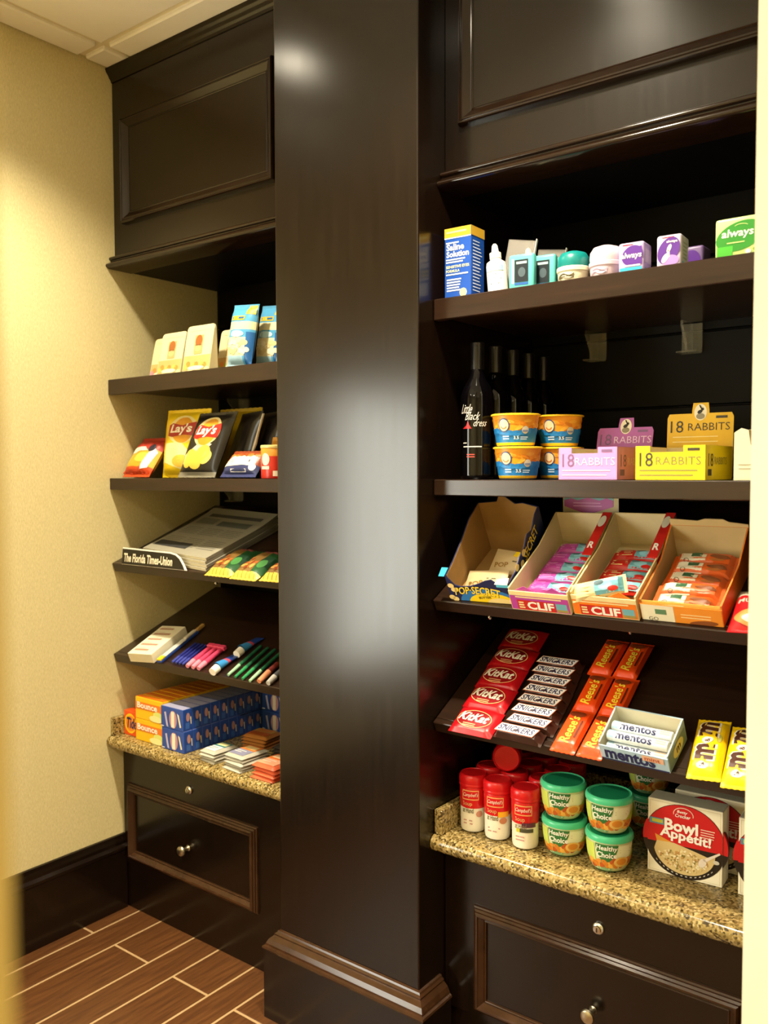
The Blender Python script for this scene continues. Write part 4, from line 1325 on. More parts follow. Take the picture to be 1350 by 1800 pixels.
# one lying on top with its lid towards us
lying_cup = soup(0, 'soup cup lying on its side on the others, red lid facing out', (1.262, .190, ZK + .1645), .10, PI / 2, 0)
lying_cup.rotation_mode = 'XYZ'
lying_cup.rotation_euler = (PI / 2, 0, .42)

HLID = M('#4cc792', .3); HCRM = M('#e8e8c4', .35); HGR = M('#2c6e35', .4); HOR = M('#d98a2a', .45); HLIM = M('#a9c23a', .4)
def hc(i, label, loc, rz):
    if i:
        return dup(hc.first, label, loc, rz)
    o = thing('noodle_cup', label, 'cup', loc, rz, group='green lidded soup bowls')
    rr_ = lambda z: .0345 + .0115 * min(1, max(0, (z - .004) / .040)) ** .7
    mb = MB(); mb.lathe([(.030, 0), (.0345, .004), (.0385, .012), (.0415, .022), (.0440, .036), (.0455, .052), (.0462, .064)], 40, lambda k, a: M('#d3d9a8', .35) if k else HGR); mb.build('cup_body', o, smooth=True)
    mb = MB(); mb.lathe([(.0462, .0642), (.0485, .0650), (.0490, .070), (.0480, .0745), (.0470, .0760), (.0445, .0775), (.0425, .0755), (.002, .0752)], 40, HLID); ld = mb.build('lid', o, smooth=True)
    mb = MB(); mb.lathe([(.0395, .0757), (.0395, .0759), (.010, .0760)], 36, M('#219163', .2)); mb.build('lid_recess', ld)
    prof = [(0, .030), (.004, .0345), (.012, .0385), (.022, .0415), (.036, .0440), (.052, .0455), (.064, .0462)]
    def rad(z):
        for (z0, r0), (z1, r1) in zip(prof, prof[1:]):
            if z <= z1:
                return r0 + (r1 - r0) * max(0, (z - z0)) / (z1 - z0)
        return prof[-1][1]
    cm = lambda u, v, q: ((rad(v) + .0003 + q) * math.sin(u / .044), -(rad(v) + .0003 + q) * math.cos(u / .044), v)
    mb = MB()
    mb.decal(rect(-.012, .050, .028, .060, 12, 6), HCRM, cm, .0004)
    mb.decal(fine(poly([(.050, .016), (.066, .020), (.066, .058), (.034, .030)]), .008), HLIM, cm, .0008)
    mb.decal(fine(poly([(-.070, .026), (-.034, .022), (-.036, .060), (-.070, .060)]), .008), M('#c6d860', .4), cm, .0008)
    mb.decal(fine(poly([(-.033, .062), (.012, .062), (.010, .050), (.005, .036), (-.006, .026), (-.016, .025), (-.024, .032), (-.030, .046)]), .006), HGR, cm, .0014)
    mb.decal(txt('Healthy', -.010, .0535, .040, .013, bold=.02, shear=.1), WHITE, cm, .002); mb.decal(txt('Choice', -.010, .0405, .038, .012, bold=.025), WHITE, cm, .002)
    for k in range(22):
        a = -.050 + .0052 * k
        zz = .018 + .006 * math.sin(k * 2.1) + (.006 if k > 9 else 0)
        mb.decal(ell(a, max(.008, zz), .0085, .0050, 12, rot=math.sin(k * 3.3), rings=1), [HOR, M('#e6b04a', .45), M('#b9531c', .45), M('#cf7a20', .45)][k % 4], cm, .0010 + .00015 * (k % 4))
    mb.decal(ell(.020, .026, .016, .011, 20), M('#e7bd62', .45), cm, .0020); mb.decal(ell(.020, .027, .011, .007, 16), HOR, cm, .0024)
    mb.decal(rect(-.030, .000, .006, .012, 6, 1), M('#7fae7c', .45), cm, .0018); mb.decal(lines(-.026, .011, .022, 1, .003, .002, 1, 0), HCRM, cm, .0022)
    mb.decal(lines(.016, .052, .030, 2, .005, .0015, 3), M('#b8ae7c', .4), cm, .0008)
    mb.build('printed_label', o, recalc=False)
    hc.first = o
    return o
hc(0, 'green lidded soup bowl, bottom of the left stack', (1.4680, .052, ZK), .40)
hc(1, 'green lidded soup bowl, top of the left stack', (1.4655, .050, ZK + .0785), .50)
hc(2, 'green lidded soup bowl, bottom of the right stack', (1.5725, .043, ZK), .52)
hc(3, 'green lidded soup bowl, top of the right stack', (1.5730, .041, ZK + .0785), .30)
hc(4, 'green lidded soup bowl in the back, bottom of a stack behind the meal boxes', (1.560, .300, ZK), .40)
hc(5, 'green lidded soup bowl in the back, top of a stack behind the meal boxes', (1.560, .300, ZK + .0785), .40)

BOXW = M('#f4ecd2', .45); BBLK = M('#1d1413', .3); RICE = M('#d3b87c', .6)
def bowl_box(i, label, loc, rz):
    if i:
        return dup(bowl_box.first, label, loc, rz)
    o = thing('meal_bowl_box', label, 'box', loc, rz, group='boxed microwave meal bowls')
    w, d, h = .146, .050, .150
    mb = MB(); mb.rbox(-w / 2, w / 2, -d / 2, d / 2, 0, h, .001, BOXW); mb.build('sleeve', o)
    mb = MB(); mb.lathe([(.066, -.0238), (.0835, -.0238), (.0840, -.018), (.0805, .0), (.070, .020), (.055, .0235)], 48, lambda k, a: RED if math.cos(2 * PI * a) > -.08 and k < 2 else BBLK)
    mb.v = [(x, z, -y * .87) for x, y, z in mb.v]
    b = mb.build('bowl', o, smooth=True); b.location = (0, 0, .0735)
    mb = MB(); F = fmap(d); cz = .0735
    fr = [(-w / 2 + .004, .004), (w / 2 - .004, .146)]
    GL = M('#cdbb86', .4)
    for q in (rect(fr[0][0], fr[1][0], .004, .0046), rect(fr[0][0], fr[1][0], .1454, .146), rect(fr[0][0], fr[0][0] + .0006, .004, .146), rect(fr[1][0] - .0006, fr[1][0], .004, .146)):
        mb.decal(q, GL, F, .0003)
    clip = lambda u, v, q: (max(-w / 2, min(w / 2, u)), -d / 2 - q, v)
    mb.decal(ell(0, cz, .0800, .0745, 48, rings=4), BBLK, clip, .0006)
    # red upper half disc
    top = [(.0785 * math.cos(t), cz + .0735 * math.sin(t)) for t in [(-.10 + (PI + .24) * k / 40) for k in range(41)]]
    mb.decal(poly(top), RED, clip, .0010)
    gold = []
    for k in range(21):
        u = -.058 + .112 * k / 20
        gold.append((u, .079 - .026 * (k / 20) - .004 * math.sin(k / 20 * PI)))
    mb.decal(poly(gold + [(.060, .044), (.0, .020), (-.050, .050)]), M('#d9952c', .45), clip, .0014)
    food = [(.060 * math.cos(t), .058 + .050 * math.sin(t)) for t in [PI + .18 + (PI - .10) * k / 24 for k in range(25)]]
    mb.decal(poly([(-.054, .066), (-.02, .068), (.02, .060), (.050, .053)] + list(reversed(food))), RICE, clip, .0018)
    rr2 = random.Random(4)
    for k in range(190):
        a, q = rr2.uniform(PI + .3, 2 * PI - .3), rr2.random() ** .5
        mb.decal(ell(.052 * q * math.cos(a), .057 + .042 * q * math.sin(a), rr2.uniform(.0018, .0042), rr2.uniform(.0012, .0024), 7, rot=rr2.random() * 3, rings=1),
                 [M('#e5d3a0', .6), M('#8a7a34', .6), M('#f0e2bd', .6), M('#b98a48', .6), M('#d9bd7c', .6)][k % 5], clip, .0022 + .0001 * (k % 5))
    ov = lambda u, v, q: (u, -d / 2 - q, v)
    mb.decal(poly([(.036, .048), (.042, .044), (.070, .066), (.068, .069)]), M('#e4d6c6', .4), ov, .0028); mb.decal(ell(.036, .041, .007, .010, 16, rot=-.5), M('#e4d6c6', .4), ov, .0028)
    mb.decal(txt('Bowl', -.006, .104, .066, .024, bold=.035), WGLOSS, ov, .0024); mb.decal(txt('Appétit!', .002, .083, .100, .026, bold=.03, rot=-.04), WGLOSS, ov, .0024)
    mb.decal(ring(-.002, .129, .020, .014, .0015, 20, -.2, PI + .2), M('#efc9b4', .4), ov, .0024)
    mb.decal(txt('Betty', -.004, .133, .020, .007, shear=.2), WGLOSS, ov, .0024); mb.decal(txt('Crocker', -.003, .1255, .030, .007, shear=.2), WGLOSS, ov, .0024)
    mb.decal(rect(-.069, -.040, .100, .112), M('#4f8ca8', .4), ov, .0024); mb.decal(rect(-.064, -.042, .103, .110), M('#b9b93c', .4), ov, .0028)
    mb.decal(lines(.032, .108, .028, 4, .005, .0018, 3, .2), M('#f0cdb8', .4), ov, .0024)
    mb.decal(ell(.062, .048, .006, .004, 12), M('#cfc6b4', .4), ov, .0024)
    for k in range(14):
        a = PI + .75 + (PI - 1.5) * k / 13
        mb.decal(rect(-.002, .002, -.001, .001), M('#cfc6b4', .4), lambda u, v, q, a=a: (.0735 * math.cos(a) - u * math.sin(a) - 0 * v, -d / 2 - q, cz + .0690 * math.sin(a) + u * math.cos(a) + v), .0012)
    mb.build('printed_label', o)
    bowl_box.first = o
    return o
bowl_box(0, 'white sleeve with red and black meal bowl picture, in front on the right counter', (1.7130, .104, ZK), .05)
bowl_box(1, 'white sleeve with meal bowl standing right behind the front meal box', (1.742, .180, ZK), .03)
bowl_box(2, 'white sleeve with meal bowl cut off by the cream wall end', (1.890, .106, ZK), .05)
bowl_box(3, 'white sleeve with meal bowl behind the one at the cream wall end', (1.9135, .185, ZK), .03)
# ================================================================== LEFT BAY
# ---------------------------------------------------------------- highest shelf: white pouches and blue bags
PCH = M('#ddd0a4', .5); BRN = M('#9a5a26', .5); ORNG = M('#dd8a3a', .5); LEAF = M('#a9b85a', .5); ROSE = M('#c58aa0', .5)
def pouch(label, loc, rz, w, h, tilt, pink=False):
    o = thing('snack_pouch', label, 'pouch', loc, rz, tilt, 0, 'white snack pouches')
    n = 10
    r = .010
    mb = MB()
    prof = [(-w / 2, 0), (w / 2, 0)] + [(w / 2 - r + r * math.sin(a), h - r + r * math.cos(a)) for a in [PI / 2 * (1 - k / 5) for k in range(6)]] + \
           [(-w / 2 + r - r * math.sin(a), h - r + r * math.cos(a)) for a in [PI / 2 * k / 5 for k in range(6)]]
    T = lambda v: .016 * max(0, 1 - v / h) ** .8 + .0012
    pts, fc = fine(poly(prof), .018)
    mb.add([(a, -T(b), b) for a, b in pts], fc, PCH)
    mb.add([(a, T(b), b) for a, b in pts], fc, PCH)
    m = len(prof)
    edge = []
    for k in range(m):
        a, b = prof[k]
        edge += [(a, -T(b), b), (a, T(b), b)]
    mb.add(edge, [(2 * k, 2 * k + 1, (2 * k + 3) % (2 * m), (2 * k + 2) % (2 * m)) for k in range(m)], PCH)
    mb.build('pouch', o)
    F = lambda u, v, q: (u, -T(v) - q, v)
    mb = MB()
    mb.decal(fine(rect(-w / 2 + .002, w / 2 - .002, .004, h * .34), .02), M('#cfa868', .5), F)
    for k in range(9):
        mb.decal(ell(-w * .4 + w * .1 * k, .014 + .010 * math.sin(k * 2.2), .009, .008, 10, rings=1), [LEAF, ORNG, M('#e9d9a0', .5)][k % 3] if not pink else [ROSE, ORNG, LEAF][k % 3], F, .0010)
    mb.decal(ell(.0, .010, w * .3, .006, 16), M('#efe3c2', .5), F, .0014)
    mb.decal(fine(rect(-.017, .017, h * .37, h * .78), .012), M('#c9a468', .5), F, .0008)
    mb.decal(ell(0, h * .66, .014, .017, 18), BRN if not pink else ROSE, F, .0012); mb.decal(ell(0, h * .49, .013, .009, 18), M('#d8b27a', .5), F, .0012)
    mb.decal(rect(-.013, .013, h * .56, h * .575), M('#6a4a1e', .5), F, .0014)
    mb.decal(rect(-w / 2 + .008, w / 2 - .008, h - .016, h - .0152), M('#cfc39a', .5), F, .0008)
    mb.build('printed_label', o)
    return o
zz = ZL1 + .0008
pouch('white snack pouch with a pink picture, nearest the beige wall', (.150, .052, zz), .0, .100, .122, -.10, True)
pouch('white snack pouch between the pink pictured one and the tallest one', (.232, .018, zz), .0, .106, .126, -.10)
pouch('white snack pouch with brown picture, largest and front-most', (.356, .014, zz), .02, .112, .134, -.08)
pouch('white snack pouch half hidden behind the blue popcorn bag', (.420, .078, zz), .0, .100, .124, -.08)

BBL = M('#4f9dcb', .32); BYL = M('#d9b52c', .4); BCRM = M('#e6d9ae', .45); BDK = M('#1d5fa0', .35)
def blue_bag(i, label, loc, rz, tilt, roll):
    o = thing('blue_snack_bag', label, 'bag', loc, rz, tilt, roll, 'blue snack bags') if not i else None
    if i:
        return dup(blue_bag.first, label, loc, rz, tilt, roll)
    w, h = .098, .172
    def col(u, v):
        if v > h - .012: return BBL
        if v < .030 and u < .02: return M('#9fc6da', .4)
        if u > .030 and v < .09: return BDK
        if .030 < v < .080: return BCRM
        if .080 <= v < .100: return BBL
        if .100 <= v < .125: return BCRM
        return BBL
    mb = MB(); mp = pillow(mb, w, h, .018, lambda u, v, T: (u, -T, v), col, 14, 24, 3, 3, cv=.010, wr=.15, seed=6); mb.build('bag', o, smooth=True)
    mb = MB()
    mb.decal(fine(rect(.016, .047, h - .030, h - .004), .01), BYL, mp, .0008)
    mb.decal(fine(rect(-.036, .016, h - .046, h - .034), .01), BYL, mp, .0008)
    mb.decal(lines(-.032, h - .037, .044, 1, .004, .005, 1, 0), BDK, mp, .0014)
    mb.build('corner_print', o, recalc=False)
    mb = MB()
    for k in range(14):
        mb.decal(ell(-.036 + .0055 * k, .052 + .014 * math.sin(k * 2.7), .008, .007, 10, rings=1), M('#f0e6c4', .5) if k % 2 else M('#d9c48a', .5), mp, .001)
    mb.decal(ell(-.006, .088, .026, .009, 18), M('#bfe0ea', .4), mp, .001)
    mb.build('printed_label', o, recalc=False)
    blue_bag.first = o
    return o
blue_bag(0, 'light blue popcorn bag with yellow corner, front-most of the blue bags', (.505, .024, zz + .004), .0, -.12, .08)
blue_bag(1, 'dark blue snack bag just behind the light blue popcorn bag', (.556, .085, zz + .004), .0, -.10, .08)
blue_bag(2, 'blue snack bag half hidden by the pillar on the highest left shelf', (.690, .030, zz + .004), .0, -.10, .08)

# ---------------------------------------------------------------- chip shelf
zz = ZS2 + .0008
CY = M('#f0d020', .3); CYD = M('#d9b80f', .3); CK = M('#191513', .3); CGREY = M('#8d897c', .35); LRED = M('#a8231c', .35); LGOLD = M('#dc9a22', .4); CHIP = M('#eec64a', .45)
def chip_bag(name, label, loc, rz, tilt, shear, w, h, t, col, prints, seed, group='chip bags on the second left shelf'):
    o = thing(name, label, 'bag', loc, rz, tilt, 0, group)
    mb = MB(); mp = pillow(mb, w, h, t, lambda u, v, T: (u + shear * v, -T, v), col, 18, 24, 2.6, 3.2, cv=.012, wr=.14, seed=seed, zig=.0015); mb.build('bag', o, smooth=True)
    if prints:
        mb = MB(); prints(mb, mp, w, h); mb.build('printed_label', o, recalc=False)
    return o
def lays(mb, mp, w, h):
    cz = h * .70
    mb.decal(fine(ell(.0, cz, w * .33, .042, 30), .012), M('#ecdca0', .35), mp, .0006)
    mb.decal(fine(ell(.004, cz - .002, w * .24, .038, 30), .012), LGOLD, mp, .0010)
    mb.decal(fine(poly([(-w * .32, cz - .018), (-w * .20, cz - .022), (w * .05, cz - .016), (w * .30, cz - .020), (w * .335, cz + .006), (w * .30, cz + .022), (0, cz + .012), (-w * .24, cz + .020), (-w * .31, cz + .014)]), .012), LRED, mp, .0014)
    mb.decal(txt("Lay's", -.002, cz, w * .50, .034, shear=.2, bold=.03), WGLOSS, mp, .0020)
def lays_y(mb, mp, w, h):
    mb.decal(fine(poly([(-w * .40, h * .22), (w * .10, h * .10), (w * .36, h * .26), (.0, h * .52), (-w * .38, h * .50)]), .014), M('#f3e6a4', .35), mp, .0004)
    mb.decal(fine(ell(w * .02, h * .24, w * .22, h * .09, 20), .014), CHIP, mp, .0008)
    lays(mb, mp, w, h)
def lays_k(mb, mp, w, h):
    mb.decal(fine(poly([(-w * .42, h * .34), (-w * .05, h * .56), (w * .24, h * .50), (w * .10, h * .38), (-w * .20, h * .22), (-w * .42, h * .20)]), .014), M('#d8d2bc', .35), mp, .0004)
    for q in ((-.03, .30, .030, .022), (.012, .36, .030, .024), (-.008, .22, .026, .018), (.03, .30, .022, .018), (-.045, .24, .02, .016)):
        mb.decal(fine(ell(q[0], h * q[1], q[2], q[3], 16, rot=q[0] * 20), .012), CHIP if q[0] < .02 else M('#f2d766', .45), mp, .0008 + q[2] * .01)
    lays(mb, mp, w, h)
chip_bag('yellow_chip_bag', 'yellow chip bag with red ribbon emblem, front-most of the yellow bags', (.228, .056, zz), .04, -.08, .06, .186, .203, .024, CY, lays_y, 21)
chip_bag('yellow_chip_bag', 'yellow chip bag showing only its top edge behind the black chip bag', (.330, .160, zz), .0, -.04, .14, .180, .205, .022, CYD, None, 22)
chip_bag('black_chip_bag', 'black chip bag with red ribbon emblem and chips picture, leaning right', (.338, .010, zz + .001), .0, -.16, .36, .158, .186, .018, lambda u, v: CGREY if v < .016 else CK, lays_k, 23)
for k, (x, y, rl, lb) in enumerate(((.412, .088, .52, 'plain black chip bag side-on right behind the front black bag'), (.480, .112, .52, 'second plain black chip bag behind the front black bag'), (.530, .158, .50, 'third plain black chip bag, farthest behind the front black bag'))):
    o = chip_bag('black_chip_bag', lb, (x, y, zz + .001), -.30, -.10, rl, .130, .180, .014, CK, None, 30 + k)
    mb = MB(); mb.prism([(.0655, .010), (.073, .010), (.074, .06), (.080, .09), (.074, .12), (.072, .172), (.066, .172), (.0655, .10)], lambda a, b, d: (a + rl * b, d, b), -.002, .002, M('#c2b9a4', .35)); mb.build('silver_seam', o)
chip_bag('olive_chip_bag', 'olive yellow chip bag standing at the back beside the pillar', (.545, .262, zz), .0, -.02, .10, .150, .200, .022, lambda u, v: M('#8a7a1e', .4) if abs(u) < .03 else M('#4a3f14', .4), None, 41)
# red and orange bag leaning against the wall
def bbq(mb, mp, w, h):
    mb.decal(fine(ell(.01, h * .42, w * .26, h * .12, 18), .012), CHIP, mp, .0008)
    mb.decal(fine(poly([(.020, .020), (.050, .026), (.060, .080), (.040, .100), (.028, .070)]), .01), M('#dfe3ee', .4), mp, .001)
    mb.decal(fine(ell(.034, h * .66, .015, .014, 14), .01), M('#2c2a3a', .4), mp, .0014)
    mb.decal(fine(poly([(-.060, .070), (-.010, .082), (.020, .084), (.0, .098), (-.05, .094)]), .01), M('#e6d9cc', .4), mp, .001)
    for k in range(7):
        mb.decal(ell(-.060 + .018 * k, .016 + .004 * math.sin(k * 2), .012, .006, 10, rings=1), M('#c8401c', .45), mp, .001)
chip_bag('red_chip_bag', 'red and orange chip bag slumped between the beige wall and the yellow bag', (.064, .006, zz + .002), .0, -.55, .10, .128, .140, .022, lambda u, v: M('#b5372a', .4) if v > .085 else (M('#dca52c', .4) if v > .03 else M('#cf4a1c', .4)), bbq, 51)
# brown, white and navy bag lying in front
def cook(mb, mp, w, h):
    mb.decal(fine(poly([(-.062, .028), (.058, .030), (.052, .062), (-.046, .062)]), .01), M('#efe6c2', .4), mp, .0006)
    for k in range(9):
        mb.decal(ell(-.046 + .012 * k, .068 + .006 * math.sin(k * 2), .010, .008, 10, rings=1), M('#a4481c', .45) if k % 2 else M('#c9742c', .45), mp, .001)
    mb.decal(lines(-.036, .048, .07, 1, .01, .008, 1, 0), M('#3a3f6e', .4), mp, .0012); mb.decal(lines(-.030, .020, .06, 1, .01, .007, 1, 0), M('#d9d6dc', .4), mp, .0012)
    mb.decal(fine(ell(.050, .026, .012, .010, 14), .01), M('#dedae0', .4), mp, .0012)
chip_bag('cookie_bag', 'brown cookie bag with white and navy lower half in front of the black bags', (.520, .000, zz + .002), .0, -.62, .08, .138, .088, .018, lambda u, v: M('#2c3464', .4) if v < .034 else M('#8a3d1c', .4), cook, 61)
chip_bag('amber_snack_bag', 'amber snack bag crumpled behind the brown cookie bag', (.612, .060, zz + .002), .05, -.15, .05, .070, .110, .016, lambda u, v: M('#b9812a', .4) if v > .06 else M('#7a3a20', .4), None, 62)

PRED = M('#c9281c', .3)
def can(i, label, loc):
    if i:
        return dup(can.first, label, loc, .3)
    o = thing('chip_can', label, 'can', loc, .3, group='red chip cans')
    mb = MB(); mb.lathe([(.0365, 0), (.0372, .001), (.0372, .030), (.0372, .058), (.0372, .078), (.0365, .079)], 32, lambda k, a: PRED if k < 3 else M('#d9902a', .35)); mb.build('can_body', o, smooth=True)
    mb = MB(); mb.lathe([(.0378, .0792), (.0382, .080), (.0382, .086), (.0365, .0872), (.002, .0868)], 32, M('#efd98a', .3)); mb.build('lid', o, smooth=True)
    mb = MB(); cm = lambda u, v, q: ((.0374 + q) * math.sin(u / .0374), -(.0374 + q) * math.cos(u / .0374), v)
    mb.decal(fine(ell(-.010, .050, .013, .016, 20), .006), M('#ece2c8', .4), cm, .0004)
    mb.decal(fine(rect(-.024, .002, .024, .032), .006), M('#ecd9c0', .4), cm, .0006); mb.decal(fine(rect(.012, .030, .006, .020), .006), M('#ecd9c0', .4), cm, .0006)
    mb.build('printed_label', o, recalc=False)
    can.first = o
    return o
can(0, 'short red chip can standing beside the pillar', (.652, .012, zz))
can(1, 'short red chip can stacked on another one at the pillar, upper of two', (.716, .066, zz + .0885))
can(2, 'short red chip can under the stacked one, mostly behind the pillar', (.716, .066, zz))

# ---------------------------------------------------------------- newspapers and plaque
TL = L3.t
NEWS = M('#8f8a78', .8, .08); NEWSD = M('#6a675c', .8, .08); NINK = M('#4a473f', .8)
for k in range(4):
    top = k == 3
    o = thing('newspaper', ['folded newspaper at the bottom of the stack', 'folded newspaper second from the bottom of the stack', 'folded newspaper second from the top of the stack', 'folded newspaper on top of the stack with printed front page'][k],
              'newspaper', L3.at(.258 + .003 * math.sin(k * 2), .022 + .004 * k, .0012 + .0088 * k), -.10 + .012 * math.sin(k * 3), TL, 0, 'stack of newspapers')
    w, l, th = .320, .285, .0082
    n = 12
    mb = MB()
    cv = lambda y: (.010 * max(0, (y - .17) / .115) ** 2) * (k / 3.0)
    mb.grid(lambda a, b: ((a - .5) * w, b * l, th + cv(b * l)), 4, n, NEWS)
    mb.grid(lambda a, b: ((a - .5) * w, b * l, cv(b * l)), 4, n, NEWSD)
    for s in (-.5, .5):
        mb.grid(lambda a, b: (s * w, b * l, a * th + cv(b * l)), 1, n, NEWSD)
    for y in (0, l):
        mb.grid(lambda a, b: ((a - .5) * w, y, b * th + cv(y)), 4, 1, M('#d9d2b8', .8))
    mb.build('folded_sheets', o)
    if top:
        mb = MB(); P = lambda u, v, q: (u, v, th + cv(v) + q)
        mb.decal(fine(rect(-.125, .13, .235, .252), .03), NINK, P, .0008)
        mb.decal(fine(rect(-.03, .120, .185, .215), .03), M('#55594f', .8), P, .0008)
        for c_ in range(3):
            mb.decal(lines(-.140 + .097 * c_, .165, .085, 5, .010, .0030, c_, .1), M('#6d6a5e', .8), P, .0008)
            mb.decal(lines(-.140 + .097 * c_, .095, .085, 6, .010, .0030, c_ + 5, .1), M('#6d6a5e', .8), P, .0008)
        mb.decal(fine(rect(-.145, .02, .030, .062), .03), M('#2e2d2a', .8), P, .0012)
        mb.decal(fine(rect(-.14, -.05, .19, .225), .03), M('#77766a', .8), P, .0008)
        mb.build('printed_page', o)

o = thing('name_plaque', 'black plaque with white border and old-style lettering before the newspapers', 'sign', (.045, -.0315, 1.0915))
W_ = .300
pts = [(0, 0), (W_, 0), (W_ - .012, .016), (W_ - .030, .034), (W_ - .050, .044), (W_ - .075, .048), (0, .051)]
T_ = lambda a, b, d: (a, -.004 + d + b * .10, b)
mb = MB(); mb.prism(pts, T_, 0, .003, WGLOSS); mb.build('border', o)
mb = MB(); mb.prism([(.001, .0012), (W_ - .008, .0012), (W_ - .017, .014), (W_ - .034, .031), (W_ - .052, .0405), (W_ - .076, .0442), (.001, .047)], T_, -.0008, -.0001, M('#141210', .3)); f_ = mb.build('face', o)
mb = MB(); mb.decal(txt('The Florida Times-Union', .124, .0215, .228, .026, bold=.03, shear=.05), M('#e4dcc4', .5), lambda u, v, q: T_(u, v, -.0008 - q), .0005); mb.build('lettering', f_)

NG = M('#24502a', .35); NGD = M('#12301a', .35); NYL = M('#d9b94a', .4)
def nuts(i, label, x, s, rz):
    loc = L3.at(x, s, .001)
    if i:
        return dup(nuts.first, label, loc, rz, TL + .03)
    o = thing('nut_bag', label, 'bag', loc, rz, TL + .03, 0, 'green and yellow nut bags')
    def col(u, v):
        if v < .026: return NYL
        if u > .012: return NG if (v > .10 or v < .05) else NGD
        return M('#7a5a2a', .4)
    mb = MB(); mp = pillow(mb, .100, .150, .020, LIE, col, 14, 20, 2.6, 3.4, cv=.008, wr=.18, seed=9, flat=True, zig=-.002); mb.build('bag', o, smooth=True)
    mb = MB()
    for k in range(12):
        mb.decal(ell(-.034 + .010 * (k % 5), .040 + .020 * (k // 5) + .004 * math.sin(k * 2), .010, .006, 10, rot=k * 1.1, rings=1), [M('#a4561e', .45), M('#c98a3a', .45), M('#7a3a16', .45)][k % 3], mp, .0010 + .0002 * (k % 3))
    for k in range(6):
        mb.decal(rect(-.040 + .015 * k, -.0385 + .015 * k, .006, .022, 1, 3), M('#8a8a2a', .4), mp, .0008)
    mb.decal(fine(ell(.028, .060, .012, .020, 14), .01), M('#3f7a3a', .4), mp, .001); mb.decal(fine(rect(-.03, .03, .118, .128), .01), M('#8a4a4a', .4), mp, .0008)
    mb.build('printed_label', o, recalc=False)
    nuts.first = o
    return o
nuts(0, 'green nut bag with yellow striped end, nearest the newspapers', .480, -.014, .0)
nuts(1, 'green nut bag with yellow striped end, second from the newspapers', .584, -.018, .0)
nuts(2, 'red-brown nut bag beside the pillar, third from the newspapers', .692, -.012, .02)

# ---------------------------------------------------------------- toiletries shelf
TL = L4.t
PK = M('#e6dfc6', .5)
def medbox(label, x, s, h, w, l, t, rz):
    o = thing('white_box', label, 'box', L4.at(x, s, h), rz, TL, 0, 'white boxes on the toiletries shelf')
    mb = MB(); mb.rbox(-w / 2, w / 2, 0, l, 0, t, .001, PK); mb.build('carton', o)
    mb = MB(); P = lambda u, v, q: (u, v, t + q)
    for k in range(5):
        mb.decal(rect(-w / 2 + .010, w / 2 - .030 + .01 * (k % 2), .018 + .030 * k, .027 + .030 * k), M('#b58a72', .5), P)
        mb.decal(rect(-w / 2 + .010, w / 2 - .050, .031 + .030 * k, .034 + .030 * k), M('#c9bfa2', .5), P)
    mb.build('printed_label', o)
    return o
medbox('white box with red printed bands, lying against the beige wall', .146, -.012, .0010, .096, .162, .030, .155)

o = thing('toothbrush_pack', 'long white and blue toothbrush pack with yellow end', 'toothbrush', L4.at(.212, .000, .0012), .13, TL)
mb = MB(); mb.rbox(-.010, .010, 0, .175, 0, .007, .001, M('#24408c', .4)); mb.build('backing_card', o)
mb = MB(); mb.rbox(-.008, .008, .001, .022, .0072, .013, .001, YEL); mb.build('yellow_end', o)
mb = MB(); mb.rbox(-.0085, .0085, .022, .120, .0072, .012, .002, M('#d8d6cc', .35)); mb.rbox(-.007, .007, .1205, .172, .0072, .014, .002, M('#c9bfae', .35)); mb.build('blister', o)
mb = MB(); mb.rbox(-.006, .006, .176, .212, .002, .012, .002, M('#b08a4a', .4)); mb.build('brush_head', o)

def stick(name, label, cat, x, s, rz, l, r, body, cap, group, h=.0012, capl=.03):
    o = thing(name, label, cat, L4.at(x, s, h), rz, TL, 0, group)
    mb = MB(); mb.tube((0, capl, r), (0, l, r * .95), r, r * .85, body, 10); mb.build('handle', o, smooth=True)
    mb = MB(); mb.tube((0, 0, r), (0, capl - .0003, r), r * .8, r * 1.05, cap, 10); mb.build('cap', o, smooth=True)
    return o
PNB = M('#23287a', .35); PKR = M('#d8436a', .35); GRN = M('#2f8a52', .35); GRL = M('#9cc9a0', .3)
for k in range(4):
    stick('blue_pen', 'dark blue pen, %s of four beside the pink razors' % ['leftmost', 'second from left', 'third from left', 'rightmost'][k], 'pen', .262 + .0155 * k, .010, .10, .105, .0048, PNB, M('#3c44a0', .35), 'blue pens')
for k in range(3):
    o = stick('pink_razor', 'pink disposable razor, %s of three' % ['left', 'middle', 'right'][k], 'razor', .338 + .024 * k, .002, .10, .100, .0080, PKR, M('#e58aa0', .35), 'pink razors')
    mb = MB(); mb.rbox(-.0115, .0115, .1003, .116, .003, .016, .002, PKR); mb.build('razor_head', o)
def tube_(label, x, s, rz, h):
    o = thing('toothpaste_tube', label, 'tube', L4.at(x, s, h), rz, TL, 0, 'toothpaste tubes')
    mb = MB(); mb.tube((0, 0, .0125), (0, .022, .0125), .0115, .0125, WGLOSS, 16); mb.build('cap', o, smooth=True)
    mb = MB()
    def sec(a, b):
        y = .0222 + b * .085
        rx, rz_ = .0125 + .004 * b, .0125 * (1 - b) + .0012
        t = a * 2 * PI
        return (rx * math.sin(t), y, .0135 * (1 - b) + .0025 + rz_ * math.cos(t))
    mb.grid(sec, 16, 8, None, lambda a, b: M('#3f8fd0', .3) if b < .35 else (M('#c0485a', .35) if b < .45 else M('#24408c', .3)))
    mb.build('tube_body', o, smooth=True)
    return o
tube_('blue and white toothpaste tube with white cap at the shelf front', .455, -.006, .10, .0012)
tube_('blue toothpaste tube lying higher up behind the front tube', .458, .088, .10, .0012)
